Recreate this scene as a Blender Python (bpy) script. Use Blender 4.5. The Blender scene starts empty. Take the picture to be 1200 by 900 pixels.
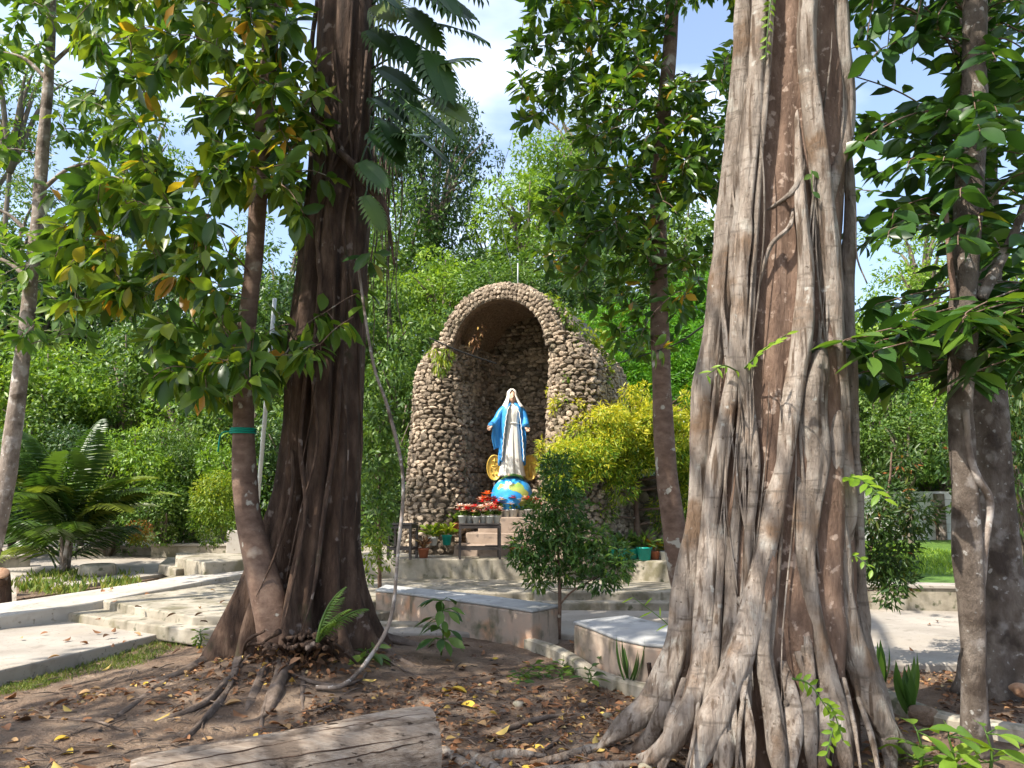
import bpy, math, random
import numpy as np
from mathutils import Vector, Matrix
R = math.radians
rng = np.random.default_rng(11)
random.seed(11)
scene = bpy.context.scene
C = scene.collection

# ------------------------------------------------------------------ camera
EYE = 1.6
PITCH = R(7.7)
cam_d = bpy.data.cameras.new('camera')
cam_d.sensor_width = 36.0
cam_d.lens = 27.0
cam_d.clip_end = 3000.0
cam = bpy.data.objects.new('camera', cam_d)
C.objects.link(cam)
cam.location = (0, 0, EYE)
cam.rotation_euler = (R(90) + PITCH, 0, 0)
scene.camera = cam

# ------------------------------------------------------------------ world, sun, exposure
SUN_ELEV, SUN_AZ = 51.0, 232.0          # azimuth: 0 = +Y (ahead), clockwise; behind the camera, to the left
world = bpy.data.worlds.new('World')
scene.world = world
world.use_nodes = True
wn, wl = world.node_tree.nodes, world.node_tree.links
wn.clear()
w_out = wn.new('ShaderNodeOutputWorld')
w_bg = wn.new('ShaderNodeBackground')
w_sky = wn.new('ShaderNodeTexSky')
w_sky.sky_type = 'NISHITA'
w_sky.sun_disc = False
w_sky.sun_elevation = R(SUN_ELEV)
w_sky.sun_rotation = R(SUN_AZ)
w_sky.air_density = 1.0
w_sky.dust_density = 2.2
w_sky.ozone_density = 1.4
w_bg.inputs['Strength'].default_value = 0.15
# soft procedural cloud veil on the whole dome
w_tc = wn.new('ShaderNodeTexCoord')
w_map = wn.new('ShaderNodeMapping')
w_map.inputs['Scale'].default_value = (1.0, 1.0, 2.6)
w_noise = wn.new('ShaderNodeTexNoise')
w_noise.inputs['Scale'].default_value = 2.2
w_noise.inputs['Detail'].default_value = 6.0
w_ramp = wn.new('ShaderNodeValToRGB')
w_ramp.color_ramp.elements[0].position = 0.47
w_ramp.color_ramp.elements[0].color = (0.05, 0.05, 0.05, 1)
w_ramp.color_ramp.elements[1].position = 0.70
w_ramp.color_ramp.elements[1].color = (0.62, 0.62, 0.62, 1)
w_mix = wn.new('ShaderNodeMixRGB')
w_mix.inputs['Color2'].default_value = (7.0, 7.5, 8.2, 1)
wl.new(w_tc.outputs['Generated'], w_map.inputs['Vector'])
wl.new(w_map.outputs['Vector'], w_noise.inputs['Vector'])
wl.new(w_noise.outputs['Fac'], w_ramp.inputs['Fac'])
wl.new(w_ramp.outputs['Color'], w_mix.inputs['Fac'])
wl.new(w_sky.outputs['Color'], w_mix.inputs['Color1'])
wl.new(w_mix.outputs['Color'], w_bg.inputs['Color'])
wl.new(w_bg.outputs['Background'], w_out.inputs['Surface'])

sun_d = bpy.data.lights.new('sun', 'SUN')
sun_d.energy = 4.2
sun_d.angle = R(0.5)
sun_d.color = (1.0, 0.94, 0.84)
sun = bpy.data.objects.new('sun', sun_d)
C.objects.link(sun)
to_sun = Vector((math.sin(R(SUN_AZ)) * math.cos(R(SUN_ELEV)), math.cos(R(SUN_AZ)) * math.cos(R(SUN_ELEV)), math.sin(R(SUN_ELEV))))
sun.rotation_euler = to_sun.to_track_quat('Z', 'Y').to_euler()
sun.location = (-6, -6, 14)

scene.view_settings.view_transform = 'Standard'
scene.view_settings.look = 'None'
scene.view_settings.exposure = 1.15
scene.view_settings.gamma = 1.0
scene.view_settings.use_curve_mapping = False
scene.cycles.use_denoising = True
scene.cycles.max_bounces = 6
scene.cycles.diffuse_bounces = 3
scene.cycles.glossy_bounces = 2
scene.cycles.transmission_bounces = 4
scene.cycles.transparent_max_bounces = 4
scene.cycles.use_adaptive_sampling = True
scene.cycles.adaptive_threshold = 0.02

# ------------------------------------------------------------------ helpers
CP, SP = math.cos(PITCH), math.sin(PITCH)
def ray(px, py):
    dx, dz = (px - 600) / 900.0, (450 - py) / 900.0
    return np.array([dx, CP - dz * SP, SP + dz * CP])
def at(px, py, D):
    r = ray(px, py)
    return np.array([0, 0, EYE]) + r * (D / r[1])
def on(px, py, z=0.0):
    r = ray(px, py)
    return np.array([0, 0, EYE]) + r * ((z - EYE) / r[2])
def project(P):
    P = np.atleast_2d(P) - np.array([0, 0, EYE])
    f = P[:, 1] * CP + P[:, 2] * SP
    u = -P[:, 1] * SP + P[:, 2] * CP
    f = np.maximum(f, 1e-3)
    return 600 + 900 * P[:, 0] / f, 450 - 900 * u / f, f
def U(a, b, n=None):
    return rng.uniform(a, b, n)
def unit(a):
    a = np.asarray(a, float)
    return a / np.maximum(np.linalg.norm(a, axis=-1, keepdims=True), 1e-9)
_dirs = unit(rng.normal(size=(48, 3)))
_ph = rng.uniform(0, 6.28, 48)
def fbm(P, freq=1.0, octs=4, seed=0):
    P = np.atleast_2d(P)
    out = np.zeros(len(P)); a = 1.0; f = freq
    for o in range(octs):
        s = np.zeros(len(P))
        for k in range(5):
            j = (seed * 7 + o * 5 + k) % 48
            s += np.sin(P @ _dirs[j] * f * (1 + .13 * k) + _ph[j])
        out += a * s / 2.5; a *= .5; f *= 2.1
    return out

def tag(o, label=None, cat=None, group=None, kind=None):
    if label: o['label'] = label
    if cat: o['category'] = cat
    if group: o['group'] = group
    if kind: o['kind'] = kind
    return o
def thing(name, loc, label, cat, group=None):
    o = bpy.data.objects.new(name, None)
    o.empty_display_size = 0.1
    C.objects.link(o)
    o.location = tuple(float(c) for c in loc)
    return tag(o, label, cat, group)
def attach(o, parent):
    if parent is not None:
        o.parent = parent
        if parent.type == 'EMPTY':
            o.matrix_parent_inverse = Matrix.Translation(-Vector(parent.location))
    return o
def mkmesh(name, V, F, mat=None, v=None, smooth=True):
    me = bpy.data.meshes.new(name)
    V = np.asarray(V, np.float32)
    if isinstance(F, np.ndarray) and F.ndim == 2 and F.shape[1] == 3:
        nt = len(F)
        me.vertices.add(len(V)); me.vertices.foreach_set('co', V.ravel())
        me.loops.add(nt * 3); me.loops.foreach_set('vertex_index', F.astype(np.int32).ravel())
        me.polygons.add(nt); me.polygons.foreach_set('loop_start', np.arange(0, nt * 3, 3, dtype=np.int32))
        me.update(calc_edges=True)
    else:
        me.from_pydata([tuple(map(float, p)) for p in V], [], [tuple(int(i) for i in f) for f in F])
        me.update()
    if v is not None:
        at_ = me.attributes.new('v', 'FLOAT', 'POINT')
        at_.data.foreach_set('value', np.asarray(v, np.float32))
    me.polygons.foreach_set('use_smooth', np.full(len(me.polygons), bool(smooth)))
    if mat: me.materials.append(mat)
    return me
def mobj(name, me, parent=None, M=None):
    o = bpy.data.objects.new(name, me)
    C.objects.link(o)
    attach(o, parent)
    if M is not None: o.matrix_basis = M
    return o
class MB:
    def __init__(s): s.V = []; s.F = []; s.a = []; s.n = 0
    def add(s, V, F, v=0.5):
        V = np.asarray(V, float)
        s.V.append(V); s.F += [tuple(int(i) + s.n for i in f) for f in F]
        s.a.append(np.full(len(V), v) if np.isscalar(v) else np.asarray(v)); s.n += len(V)
        return s
    def box(s, c, size, rz=0.0, v=0.5, taper=1.0):
        hx, hy, hz = [q / 2 for q in size]
        P = np.array([(x * (taper if z > 0 else 1), y * (taper if z > 0 else 1), z) for z in (-hz, hz) for x, y in ((-hx, -hy), (hx, -hy), (hx, hy), (-hx, hy))])
        ca, sa = math.cos(rz), math.sin(rz)
        Q = P.copy(); Q[:, 0] = P[:, 0] * ca - P[:, 1] * sa; Q[:, 1] = P[:, 0] * sa + P[:, 1] * ca
        return s.add(Q + np.asarray(c, float), [(3, 2, 1, 0), (4, 5, 6, 7), (0, 1, 5, 4), (1, 2, 6, 5), (2, 3, 7, 6), (3, 0, 4, 7)], v)
    def mesh(s, name, mat, smooth=True):
        return mkmesh(name, np.concatenate(s.V), s.F, mat, np.concatenate(s.a), smooth)
    def obj(s, name, mat, parent=None, smooth=True):
        return mobj(name, s.mesh(name, mat, smooth), parent)
def bevel(o, w=0.01, seg=2):
    m = o.modifiers.new('bevel', 'BEVEL'); m.width = w; m.segments = seg; m.limit_method = 'ANGLE'; m.angle_limit = R(40)
    return o
def catmull(P, n):
    P = np.asarray(P, float)
    if len(P) < 3:
        t = np.linspace(0, 1, n)[:, None]
        return P[0] * (1 - t) + P[-1] * t
    Q = np.vstack([2 * P[0] - P[1], P, 2 * P[-1] - P[-2]])
    out = []
    for u in np.linspace(0, len(P) - 1 - 1e-6, n):
        i = int(u); t = u - i
        a, b, c, d = Q[i], Q[i + 1], Q[i + 2], Q[i + 3]
        out.append(.5 * ((2 * b) + (c - a) * t + (2 * a - 5 * b + 4 * c - d) * t * t + (3 * b - a - 3 * c + d) * t ** 3))
    return np.array(out)
def tube(P, rad, sides=8, n=None, wob=0.0, flat=1.0, seed=0, cap=True):
    P = np.asarray(P, float)
    if n: 
        r_in = np.interp(np.linspace(0, 1, n), np.linspace(0, 1, len(rad)), rad) if not np.isscalar(rad) else np.full(n, rad)
        P = catmull(P, n)
    else:
        r_in = np.full(len(P), rad) if np.isscalar(rad) else np.asarray(rad, float)
    T = unit(np.gradient(P, axis=0))
    ref = np.array([0, 0, 1.0]) if abs(T[0][2]) < .9 else np.array([0, -1.0, 0])
    N = unit(ref - T[0] * np.dot(ref, T[0]))
    V = []; th = np.linspace(0, 2 * math.pi, sides, endpoint=False)
    for i in range(len(P)):
        N = unit(N - T[i] * np.dot(N, T[i])); B = np.cross(T[i], N)
        ring = P[i] + r_in[i] * (np.cos(th)[:, None] * N * flat + np.sin(th)[:, None] * B)
        V.append(ring)
    V = np.concatenate(V)
    if wob:
        c = np.repeat(P, sides, axis=0)
        sl = np.concatenate([[0], np.cumsum(np.linalg.norm(np.diff(P, axis=0), axis=1))])
        Q = np.stack([np.tile(np.cos(th), len(P)) * 1.3, np.tile(np.sin(th), len(P)) * 1.3, np.repeat(sl, sides) * 1.6], 1)
        V = c + (V - c) * (1 + .55 * wob * fbm(V, 9.0, 2, seed) + .9 * wob * fbm(Q, 1.7, 3, seed + 3))[:, None]
    F = []
    for i in range(len(P) - 1):
        for k in range(sides):
            a, b = i * sides + k, i * sides + (k + 1) % sides
            F.append((a, b, b + sides, a + sides))
    if cap:
        F.append(tuple(range(sides))[::-1]); F.append(tuple(range((len(P) - 1) * sides, len(P) * sides)))
    return V, F
def loft(rings, cap=True):
    m = len(rings[0]); V = np.concatenate(rings); F = []
    for i in range(len(rings) - 1):
        for k in range(m):
            a, b = i * m + k, i * m + (k + 1) % m
            F.append((a, b, b + m, a + m))
    if cap:
        F.append(tuple(range(m))[::-1]); F.append(tuple(range((len(rings) - 1) * m, len(rings) * m)))
    return V, F
def lathe(prof, c=(0, 0, 0), seg=20):
    th = np.linspace(0, 2 * math.pi, seg, endpoint=False)
    return loft([np.stack([np.cos(th) * r + c[0], np.sin(th) * r + c[1], np.full(seg, z + c[2])], 1) for r, z in prof])
def prism(poly, z0, z1):
    """poly: list of (x,y[,ztop]) counter-clockwise or not; straight prism down to z0"""
    n = len(poly); P = np.array([(p[0], p[1]) for p in poly], float)
    area = sum(P[i][0] * P[(i + 1) % n][1] - P[(i + 1) % n][0] * P[i][1] for i in range(n))
    idx = list(range(n)) if area > 0 else list(range(n))[::-1]
    zt = [(poly[i][2] if len(poly[i]) > 2 else z1) for i in idx]
    V = [(P[i][0], P[i][1], z0) for i in idx] + [(P[i][0], P[i][1], z) for i, z in zip(idx, zt)]
    F = [tuple(range(n))[::-1], tuple(range(n, 2 * n))] + [(k, (k + 1) % n, n + (k + 1) % n, n + k) for k in range(n)]
    return np.array(V), F

# ------------------------------------------------------------------ materials
def newmat(name):
    m = bpy.data.materials.new(name); m.use_nodes = True
    nt = m.node_tree; nt.nodes.clear()
    return m, nt.nodes, nt.links
def ramp_node(N, stops):
    r = N.new('ShaderNodeValToRGB'); e = r.color_ramp.elements
    while len(e) < len(stops): e.new(0.5)
    for el, (p, c) in zip(e, stops):
        el.position = p; el.color = (c[0], c[1], c[2], 1)
    return r
def leafmat(name, stops, trans=0.38, rough=0.42, spec=0.4, tint=(1.25, 1.2, 0.5)):
    m, N, L = newmat(name)
    out = N.new('ShaderNodeOutputMaterial'); b = N.new('ShaderNodeBsdfPrincipled')
    t = N.new('ShaderNodeBsdfTranslucent'); mx = N.new('ShaderNodeMixShader')
    a = N.new('ShaderNodeAttribute'); a.attribute_name = 'v'
    r = ramp_node(N, stops)
    mul = N.new('ShaderNodeMixRGB'); mul.blend_type = 'MULTIPLY'; mul.inputs['Fac'].default_value = 1; mul.inputs['Color2'].default_value = (*tint, 1)
    L.new(a.outputs['Fac'], r.inputs['Fac']); L.new(r.outputs['Color'], b.inputs['Base Color'])
    L.new(r.outputs['Color'], mul.inputs['Color1']); L.new(mul.outputs['Color'], t.inputs['Color'])
    b.inputs['Roughness'].default_value = rough; b.inputs['Specular IOR Level'].default_value = spec
    mx.inputs['Fac'].default_value = trans
    L.new(b.outputs['BSDF'], mx.inputs[1]); L.new(t.outputs['BSDF'], mx.inputs[2]); L.new(mx.outputs['Shader'], out.inputs['Surface'])
    return m
def surfmat(name, stops, scale=(1, 1, 1), nscale=4.0, detail=6.0, rough=0.85, bump=0.3, bdist=0.02, bscale=None, spots=None, attr=0.0, spec=0.25, contrast=None, wave=None):
    """noise-ramped colour + bump; spots=(scale, threshold, colour, width); attr mixes the per-piece value v as brightness"""
    m, N, L = newmat(name)
    out = N.new('ShaderNodeOutputMaterial'); b = N.new('ShaderNodeBsdfPrincipled')
    tc = N.new('ShaderNodeTexCoord'); mp = N.new('ShaderNodeMapping'); mp.inputs['Scale'].default_value = scale
    L.new(tc.outputs['Object'], mp.inputs['Vector'])
    n = N.new('ShaderNodeTexNoise'); n.inputs['Scale'].default_value = nscale; n.inputs['Detail'].default_value = detail; n.inputs['Roughness'].default_value = 0.62
    L.new(mp.outputs['Vector'], n.inputs['Vector'])
    r = ramp_node(N, stops); L.new(n.outputs['Fac'], r.inputs['Fac'])
    col = r.outputs['Color']
    if spots:
        for sp in (spots if isinstance(spots, list) else [spots]):
            sc, th, sc_col, w = sp[:4]
            n2 = N.new('ShaderNodeTexNoise'); n2.inputs['Scale'].default_value = sc; n2.inputs['Detail'].default_value = 5.0
            if len(sp) < 5: L.new(tc.outputs['Object'], n2.inputs['Vector'])
            else:
                m2 = N.new('ShaderNodeMapping'); m2.inputs['Scale'].default_value = sp[4]
                L.new(tc.outputs['Object'], m2.inputs['Vector']); L.new(m2.outputs['Vector'], n2.inputs['Vector'])
            r2 = ramp_node(N, [(th, (0, 0, 0)), (th + w, (1, 1, 1))]); L.new(n2.outputs['Fac'], r2.inputs['Fac'])
            mx = N.new('ShaderNodeMixRGB'); mx.inputs['Color2'].default_value = (*sc_col, 1)
            L.new(r2.outputs['Color'], mx.inputs['Fac']); L.new(col, mx.inputs['Color1']); col = mx.outputs['Color']
    if attr:
        a = N.new('ShaderNodeAttribute'); a.attribute_name = 'v'
        mr = N.new('ShaderNodeMapRange'); mr.inputs['To Min'].default_value = 1 - attr; mr.inputs['To Max'].default_value = 1 + attr
        L.new(a.outputs['Fac'], mr.inputs['Value'])
        hs = N.new('ShaderNodeHueSaturation'); L.new(mr.outputs['Result'], hs.inputs['Value']); L.new(col, hs.inputs['Color']); col = hs.outputs['Color']
    L.new(col, b.inputs['Base Color'])
    b.inputs['Roughness'].default_value = rough; b.inputs['Specular IOR Level'].default_value = spec
    if bump:
        nb = N.new('ShaderNodeTexNoise'); nb.inputs['Scale'].default_value = bscale or nscale * 2.5; nb.inputs['Detail'].default_value = 8.0; nb.inputs['Roughness'].default_value = 0.68
        L.new(mp.outputs['Vector'], nb.inputs['Vector'])
        bp = N.new('ShaderNodeBump'); bp.inputs['Strength'].default_value = bump; bp.inputs['Distance'].default_value = bdist
        L.new(nb.outputs['Fac'], bp.inputs['Height']); L.new(bp.outputs['Normal'], b.inputs['Normal'])
    L.new(b.outputs['BSDF'], out.inputs['Surface'])
    return m
def plain(name, col, rough=0.5, spec=0.4, metal=0.0, var=0.12):
    m = surfmat(name, [(0.3, tuple(c * (1 - var) for c in col)), (0.7, tuple(min(1, c * (1 + var)) for c in col))], nscale=14, rough=rough, bump=0.05, bdist=0.004, spec=spec)
    for n in m.node_tree.nodes:
        if n.type == 'BSDF_PRINCIPLED': n.inputs['Metallic'].default_value = metal
    return m

M = {}
M['concrete'] = surfmat('concrete', [(0.3, (.235, .205, .17)), (0.55, (.33, .295, .25)), (0.75, (.41, .375, .315))], nscale=1.3, detail=9, bump=.35, bdist=.012, bscale=14, spots=[(5.5, .58, (.22, .19, .155), .14), (.9, .54, (.33, .28, .22), .2), (24, .64, (.16, .13, .10), .06)])
M['riser'] = surfmat('weathered_concrete', [(0.32, (.18, .155, .115)), (0.5, (.30, .265, .205)), (0.68, (.39, .35, .28))], nscale=2.4, detail=9, bump=.5, bdist=.02, bscale=11, spots=[(3.4, .53, (.17, .15, .095), .14), (9, .60, (.10, .10, .06), .1), (6, .58, (.13, .115, .075), .12, (1, 1, .25))])
M['path'] = surfmat('pale_concrete', [(0.3, (.30, .27, .23)), (0.6, (.42, .385, .335))], nscale=2.0, detail=9, bump=.3, bdist=.01, bscale=16, spots=[(5.0, .58, (.27, .24, .19), .14), (14, .62, (.2, .17, .13), .08)])
M['bench'] = surfmat('stained_bench_concrete', [(0.34, (.19, .15, .11)), (0.5, (.36, .285, .22)), (0.66, (.46, .32, .235))], nscale=1.9, detail=8, bump=.4, bdist=.012, bscale=12, spots=[(2.6, .52, (.50, .285, .17), .14), (3.6, .54, (.13, .12, .075), .14), (8, .57, (.16, .13, .09), .1, (1, 1, .3))])
M['bench_top'] = surfmat('bench_top_concrete', [(0.3, (.27, .27, .265)), (0.7, (.44, .435, .42))], nscale=3, bump=.3, bdist=.008, bscale=20, spots=[(5, .6, (.2, .2, .18), .1)])
M['altar'] = surfmat('brown_altar_concrete', [(0.3, (.24, .18, .14)), (0.7, (.36, .28, .22))], nscale=4, bump=.4, bdist=.01, spots=[(6, .58, (.15, .12, .1), .1)])
M['soil'] = surfmat('soil', [(0.28, (.10, .062, .038)), (0.5, (.235, .158, .105)), (0.72, (.38, .28, .195))], nscale=2.2, detail=12, bump=1.0, bdist=.12, bscale=13, spots=[(26, .60, (.24, .16, .10), .06), (40, .64, (.30, .24, .19), .04), (9, .64, (.03, .024, .02), .08)])
M['earth'] = surfmat('far_earth', [(0.3, (.05, .06, .02)), (0.7, (.09, .11, .035))], nscale=.8, bump=.8, bdist=.2, bscale=3)
M['lawn'] = surfmat('lawn', [(0.3, (.06, .12, .02)), (0.7, (.13, .24, .04))], nscale=6, bump=.8, bdist=.05, bscale=40)
M['stone'] = surfmat('grotto_stone', [(0.3, (.20, .15, .105)), (0.52, (.35, .275, .20)), (0.72, (.47, .385, .29))], nscale=7, detail=7, bump=1.0, bdist=.04, bscale=26, attr=.45, spots=[(2.2, .60, (.11, .095, .06), .12)])
M['mortar'] = surfmat('grotto_mortar', [(0.3, (.12, .095, .07)), (0.7, (.24, .195, .145))], nscale=9, bump=.8, bdist=.03)
M['vault'] = surfmat('vault_pebble_plaster', [(0.32, (.17, .115, .075)), (0.66, (.42, .30, .205))], nscale=24, detail=8, bump=1.0, bdist=.10, bscale=22)
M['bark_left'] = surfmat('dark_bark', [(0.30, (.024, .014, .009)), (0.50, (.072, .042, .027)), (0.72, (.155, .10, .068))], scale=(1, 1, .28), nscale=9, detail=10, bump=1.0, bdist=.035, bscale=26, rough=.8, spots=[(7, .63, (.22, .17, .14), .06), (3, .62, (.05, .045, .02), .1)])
M['bark_host'] = surfmat('reddish_bark', [(0.28, (.075, .045, .03)), (0.5, (.155, .098, .068)), (0.74, (.26, .175, .125))], scale=(1, 1, .35), nscale=12, detail=10, bump=1.0, bdist=.03, bscale=34, rough=.85, spots=[(16, .60, (.36, .27, .21), .06)])
M['bark_fig'] = surfmat('pale_fig_bark', [(0.30, (.13, .10, .077)), (0.48, (.27, .22, .177)), (0.68, (.41, .355, .30))], scale=(1, 1, .22), nscale=13, detail=10, bump=1.0, bdist=.06, bscale=30, rough=.85, attr=.30, spots=[(7, .60, (.40, .365, .31), .12), (3.2, .54, (.19, .125, .08), .12), (24, .55, (.115, .082, .058), .10, (1, 1, .09)), (11, .67, (.44, .42, .37), .06), (5, .58, (.17, .135, .105), .12, (1, 1, 6)), (30, .66, (.12, .09, .065), .06)])
M['bark_root'] = surfmat('ground_root_bark', [(0.28, (.055, .04, .03)), (0.5, (.125, .092, .07)), (0.75, (.22, .17, .135))], nscale=9, detail=9, bump=.9, bdist=.02, bscale=30)
M['bark_mid'] = surfmat('ringed_bark', [(0.3, (.085, .05, .035)), (0.5, (.15, .095, .068)), (0.75, (.24, .165, .12))], scale=(1, 1, 1.6), nscale=6, detail=9, bump=.7, bdist=.012, bscale=24, spots=[(6, .62, (.38, .35, .29), .04), (3.5, .63, (.30, .24, .19), .08)])
M['bark_grey'] = surfmat('mottled_grey_bark', [(0.3, (.12, .09, .07)), (0.5, (.22, .175, .14)), (0.75, (.34, .29, .25))], scale=(1, 1, .6), nscale=7, detail=9, bump=.8, bdist=.02, bscale=26, spots=[(7, .55, (.36, .32, .285), .10), (18, .62, (.46, .43, .39), .05), (5, .53, (.085, .062, .045), .12)])
M['bark_dim'] = surfmat('shaded_brown_grey_bark', [(0.3, (.06, .045, .034)), (0.5, (.12, .094, .074)), (0.75, (.21, .175, .145))], scale=(1, 1, .5), nscale=8, detail=9, bump=1.0, bdist=.03, bscale=26, spots=[(7, .56, (.24, .21, .185), .10), (18, .63, (.33, .31, .28), .05), (5, .54, (.055, .04, .03), .12)])  # darker copy of the grey bark, canopy shade put into its colour
M['bark_far'] = surfmat('far_bark', [(0.3, (.10, .08, .06)), (0.7, (.22, .18, .14))], scale=(1, 1, .4), nscale=6, bump=.5, bdist=.03)
M['log'] = surfmat('debarked_log_wood', [(0.30, (.20, .145, .105)), (0.48, (.38, .295, .22)), (0.68, (.52, .425, .335))], scale=(.10, 1.6, 1.6), nscale=20, detail=10, bump=1.0, bdist=.05, bscale=22, spots=[(4, .58, (.16, .12, .09), .1), (20, .62, (.07, .05, .035), .05, (.12, 1.4, 1.4))])
M['wood_cut'] = surfmat('cut_wood', [(0.3, (.26, .14, .08)), (0.7, (.42, .26, .16))], nscale=14, bump=.4)
M['metal'] = plain('dark_metal', (.045, .036, .032), .5, .4)
M['pole'] = plain('grey_pole_paint', (.42, .45, .46), .5)
M['cable'] = plain('black_cable', (.02, .02, .02), .6)
M['teal'] = plain('teal_plastic', (.01, .30, .24), .35)
M['terracotta'] = plain('terracotta', (.36, .12, .06), .7)
M['whitepot'] = plain('white_plastic', (.62, .62, .58), .4)
M['st_white'] = plain('statue_white_paint', (.80, .77, .70), .4, var=.05)
M['st_blue'] = surfmat('statue_blue_paint', [(0.3, (.03, .22, .56)), (0.7, (.06, .34, .72))], nscale=9, rough=.4, bump=.08, bdist=.005, spec=.45)
M['skin'] = plain('statue_skin_paint', (.58, .36, .25), .5, var=.05)
M['gold'] = plain('gold_paint', (.62, .40, .07), .4, .6, 0.35)
M['snake'] = plain('green_serpent_paint', (.08, .18, .04), .4)
M['rope'] = plain('green_rope', (.0, .25, .17), .7)
M['wall_white'] = surfmat('white_block_wall', [(0.3, (.55, .54, .50)), (0.7, (.72, .71, .66))], nscale=3, bump=.3)
# globe: painted seas, land and cloud cap
def globe_mat():
    m, N, L = newmat('painted_globe')
    out = N.new('ShaderNodeOutputMaterial'); b = N.new('ShaderNodeBsdfPrincipled')
    tc = N.new('ShaderNodeTexCoord')
    n = N.new('ShaderNodeTexNoise'); n.inputs['Scale'].default_value = 5; n.inputs['Detail'].default_value = 4
    L.new(tc.outputs['Object'], n.inputs['Vector'])
    sea = ramp_node(N, [(0.3, (.015, .17, .52)), (0.6, (.04, .33, .72)), (.75, (.10, .45, .78))])
    L.new(n.outputs['Fac'], sea.inputs['Fac']); L.new(sea.outputs['Color'], b.inputs['Base Color'])
    b.inputs['Roughness'].default_value = .28
    L.new(b.outputs['BSDF'], out.inputs['Surface'])
    return m
M['sea'] = globe_mat()
M['land'] = surfmat('painted_land', [(0.3, (.12, .34, .10)), (0.5, (.32, .44, .10)), (.75, (.50, .48, .16))], nscale=6, rough=.3, bump=0, spec=.45)
M['ice'] = plain('painted_ice', (.75, .8, .82), .3)
# foliage
G = (.05, .115, .018)
M['lf_big'] = leafmat('broad_leaf', [(0.0, (.032, .08, .018)), (.36, (.078, .155, .024)), (.66, (.17, .25, .026)), (.84, (.20, .25, .024)), (.94, (.40, .33, .03)), (1.0, (.46, .24, .03))], trans=.54, rough=.34, spec=.5)
M['lf_mid'] = leafmat('glossy_mid_leaf', [(0.0, (.03, .08, .017)), (.45, (.075, .155, .022)), (.80, (.16, .25, .028)), (.97, (.27, .34, .03)), (1.0, (.40, .24, .03))], trans=.46, rough=.32, spec=.5)
M['lf_right'] = leafmat('dark_glossy_leaf', [(0.0, (.022, .062, .016)), (.6, (.055, .13, .022)), (.95, (.14, .24, .026)), (1.0, (.16, .17, .02))], trans=.44, rough=.36, spec=.5)
M['lf_split'] = leafmat('split_leaf', [(0.0, (.022, .06, .018)), (.6, (.055, .12, .025)), (1.0, (.14, .19, .03))], trans=.44, rough=.36, spec=.5)
M['lf_airy'] = leafmat('light_airy_leaf', [(0.0, (.045, .105, .018)), (.6, (.095, .19, .025)), (1.0, (.22, .30, .035))], trans=.45)
M['lf_dark'] = leafmat('dark_canopy_leaf', [(0.0, (.020, .05, .016)), (.6, (.05, .105, .026)), (1.0, (.11, .18, .04))], trans=.32)
M['lf_green'] = leafmat('green_canopy_leaf', [(0.0, (.035, .085, .018)), (.5, (.085, .165, .026)), (1.0, (.19, .28, .05))], trans=.38)
M['lf_bright'] = leafmat('bright_canopy_leaf', [(0.0, (.075, .16, .018)), (.5, (.16, .28, .028)), (1.0, (.29, .40, .05))], trans=.42)
M['lf_feather'] = leafmat('feathery_leaf', [(0.0, (.05, .16, .012)), (.5, (.09, .25, .016)), (1.0, (.18, .36, .03))], trans=.45)
M['lf_pale'] = leafmat('pale_grey_green_leaf', [(0.0, (.08, .12, .06)), (.5, (.15, .20, .10)), (1.0, (.24, .29, .15))], trans=.4)
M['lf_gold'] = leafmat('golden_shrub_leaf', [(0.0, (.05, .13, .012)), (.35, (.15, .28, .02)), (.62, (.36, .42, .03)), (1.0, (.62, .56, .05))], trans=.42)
M['lf_sap'] = leafmat('small_sapling_leaf', [(0.0, (.032, .085, .02)), (.6, (.075, .155, .03)), (1.0, (.17, .25, .04))], trans=.42)
M['lf_rust'] = leafmat('rust_tipped_leaf', [(0.0, (.028, .07, .016)), (.7, (.065, .12, .022)), (.9, (.15, .16, .025)), (1.0, (.30, .11, .03))], trans=.36)
M['lf_yel'] = leafmat('yellow_shrub_leaf', [(0.0, (.06, .14, .014)), (.6, (.19, .27, .022)), (1.0, (.36, .38, .03))], trans=.42)
M['lf_orange'] = leafmat('orange_shrub_leaf', [(0.0, (.10, .15, .02)), (.5, (.30, .27, .03)), (1.0, (.42, .14, .03))], trans=.4)
M['lf_lime'] = leafmat('lime_leaf', [(0.0, (.12, .25, .018)), (1.0, (.27, .40, .03))], trans=.48)
M['lf_palm'] = leafmat('palm_leaf', [(0.0, (.030, .075, .016)), (.6, (.075, .14, .022)), (1.0, (.24, .26, .04))], trans=.36, rough=.35, spec=.5)
M['lf_grass'] = leafmat('grass_blade', [(0.0, (.07, .13, .02)), (.6, (.16, .22, .035)), (1.0, (.30, .28, .09))], trans=.35, rough=.6)
M['lf_dry'] = leafmat('dry_leaf', [(0.0, (.06, .035, .022)), (.35, (.16, .085, .045)), (.6, (.28, .13, .06)), (.8, (.40, .26, .12)), (.92, (.52, .36, .05)), (1.0, (.58, .44, .22))], trans=.15, rough=.65, spec=.2, tint=(1.1, .9, .6))
M['petal_red'] = leafmat('red_petal', [(0.0, (.50, .01, .015)), (1.0, (.75, .05, .07))], trans=.25)
M['petal_pink'] = leafmat('pale_petal', [(0.0, (.72, .40, .42)), (1.0, (.80, .74, .70))], trans=.25)
M['petal_orange'] = leafmat('orange_petal', [(0.0, (.75, .12, .03)), (1.0, (.80, .22, .05))], trans=.25)

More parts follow.
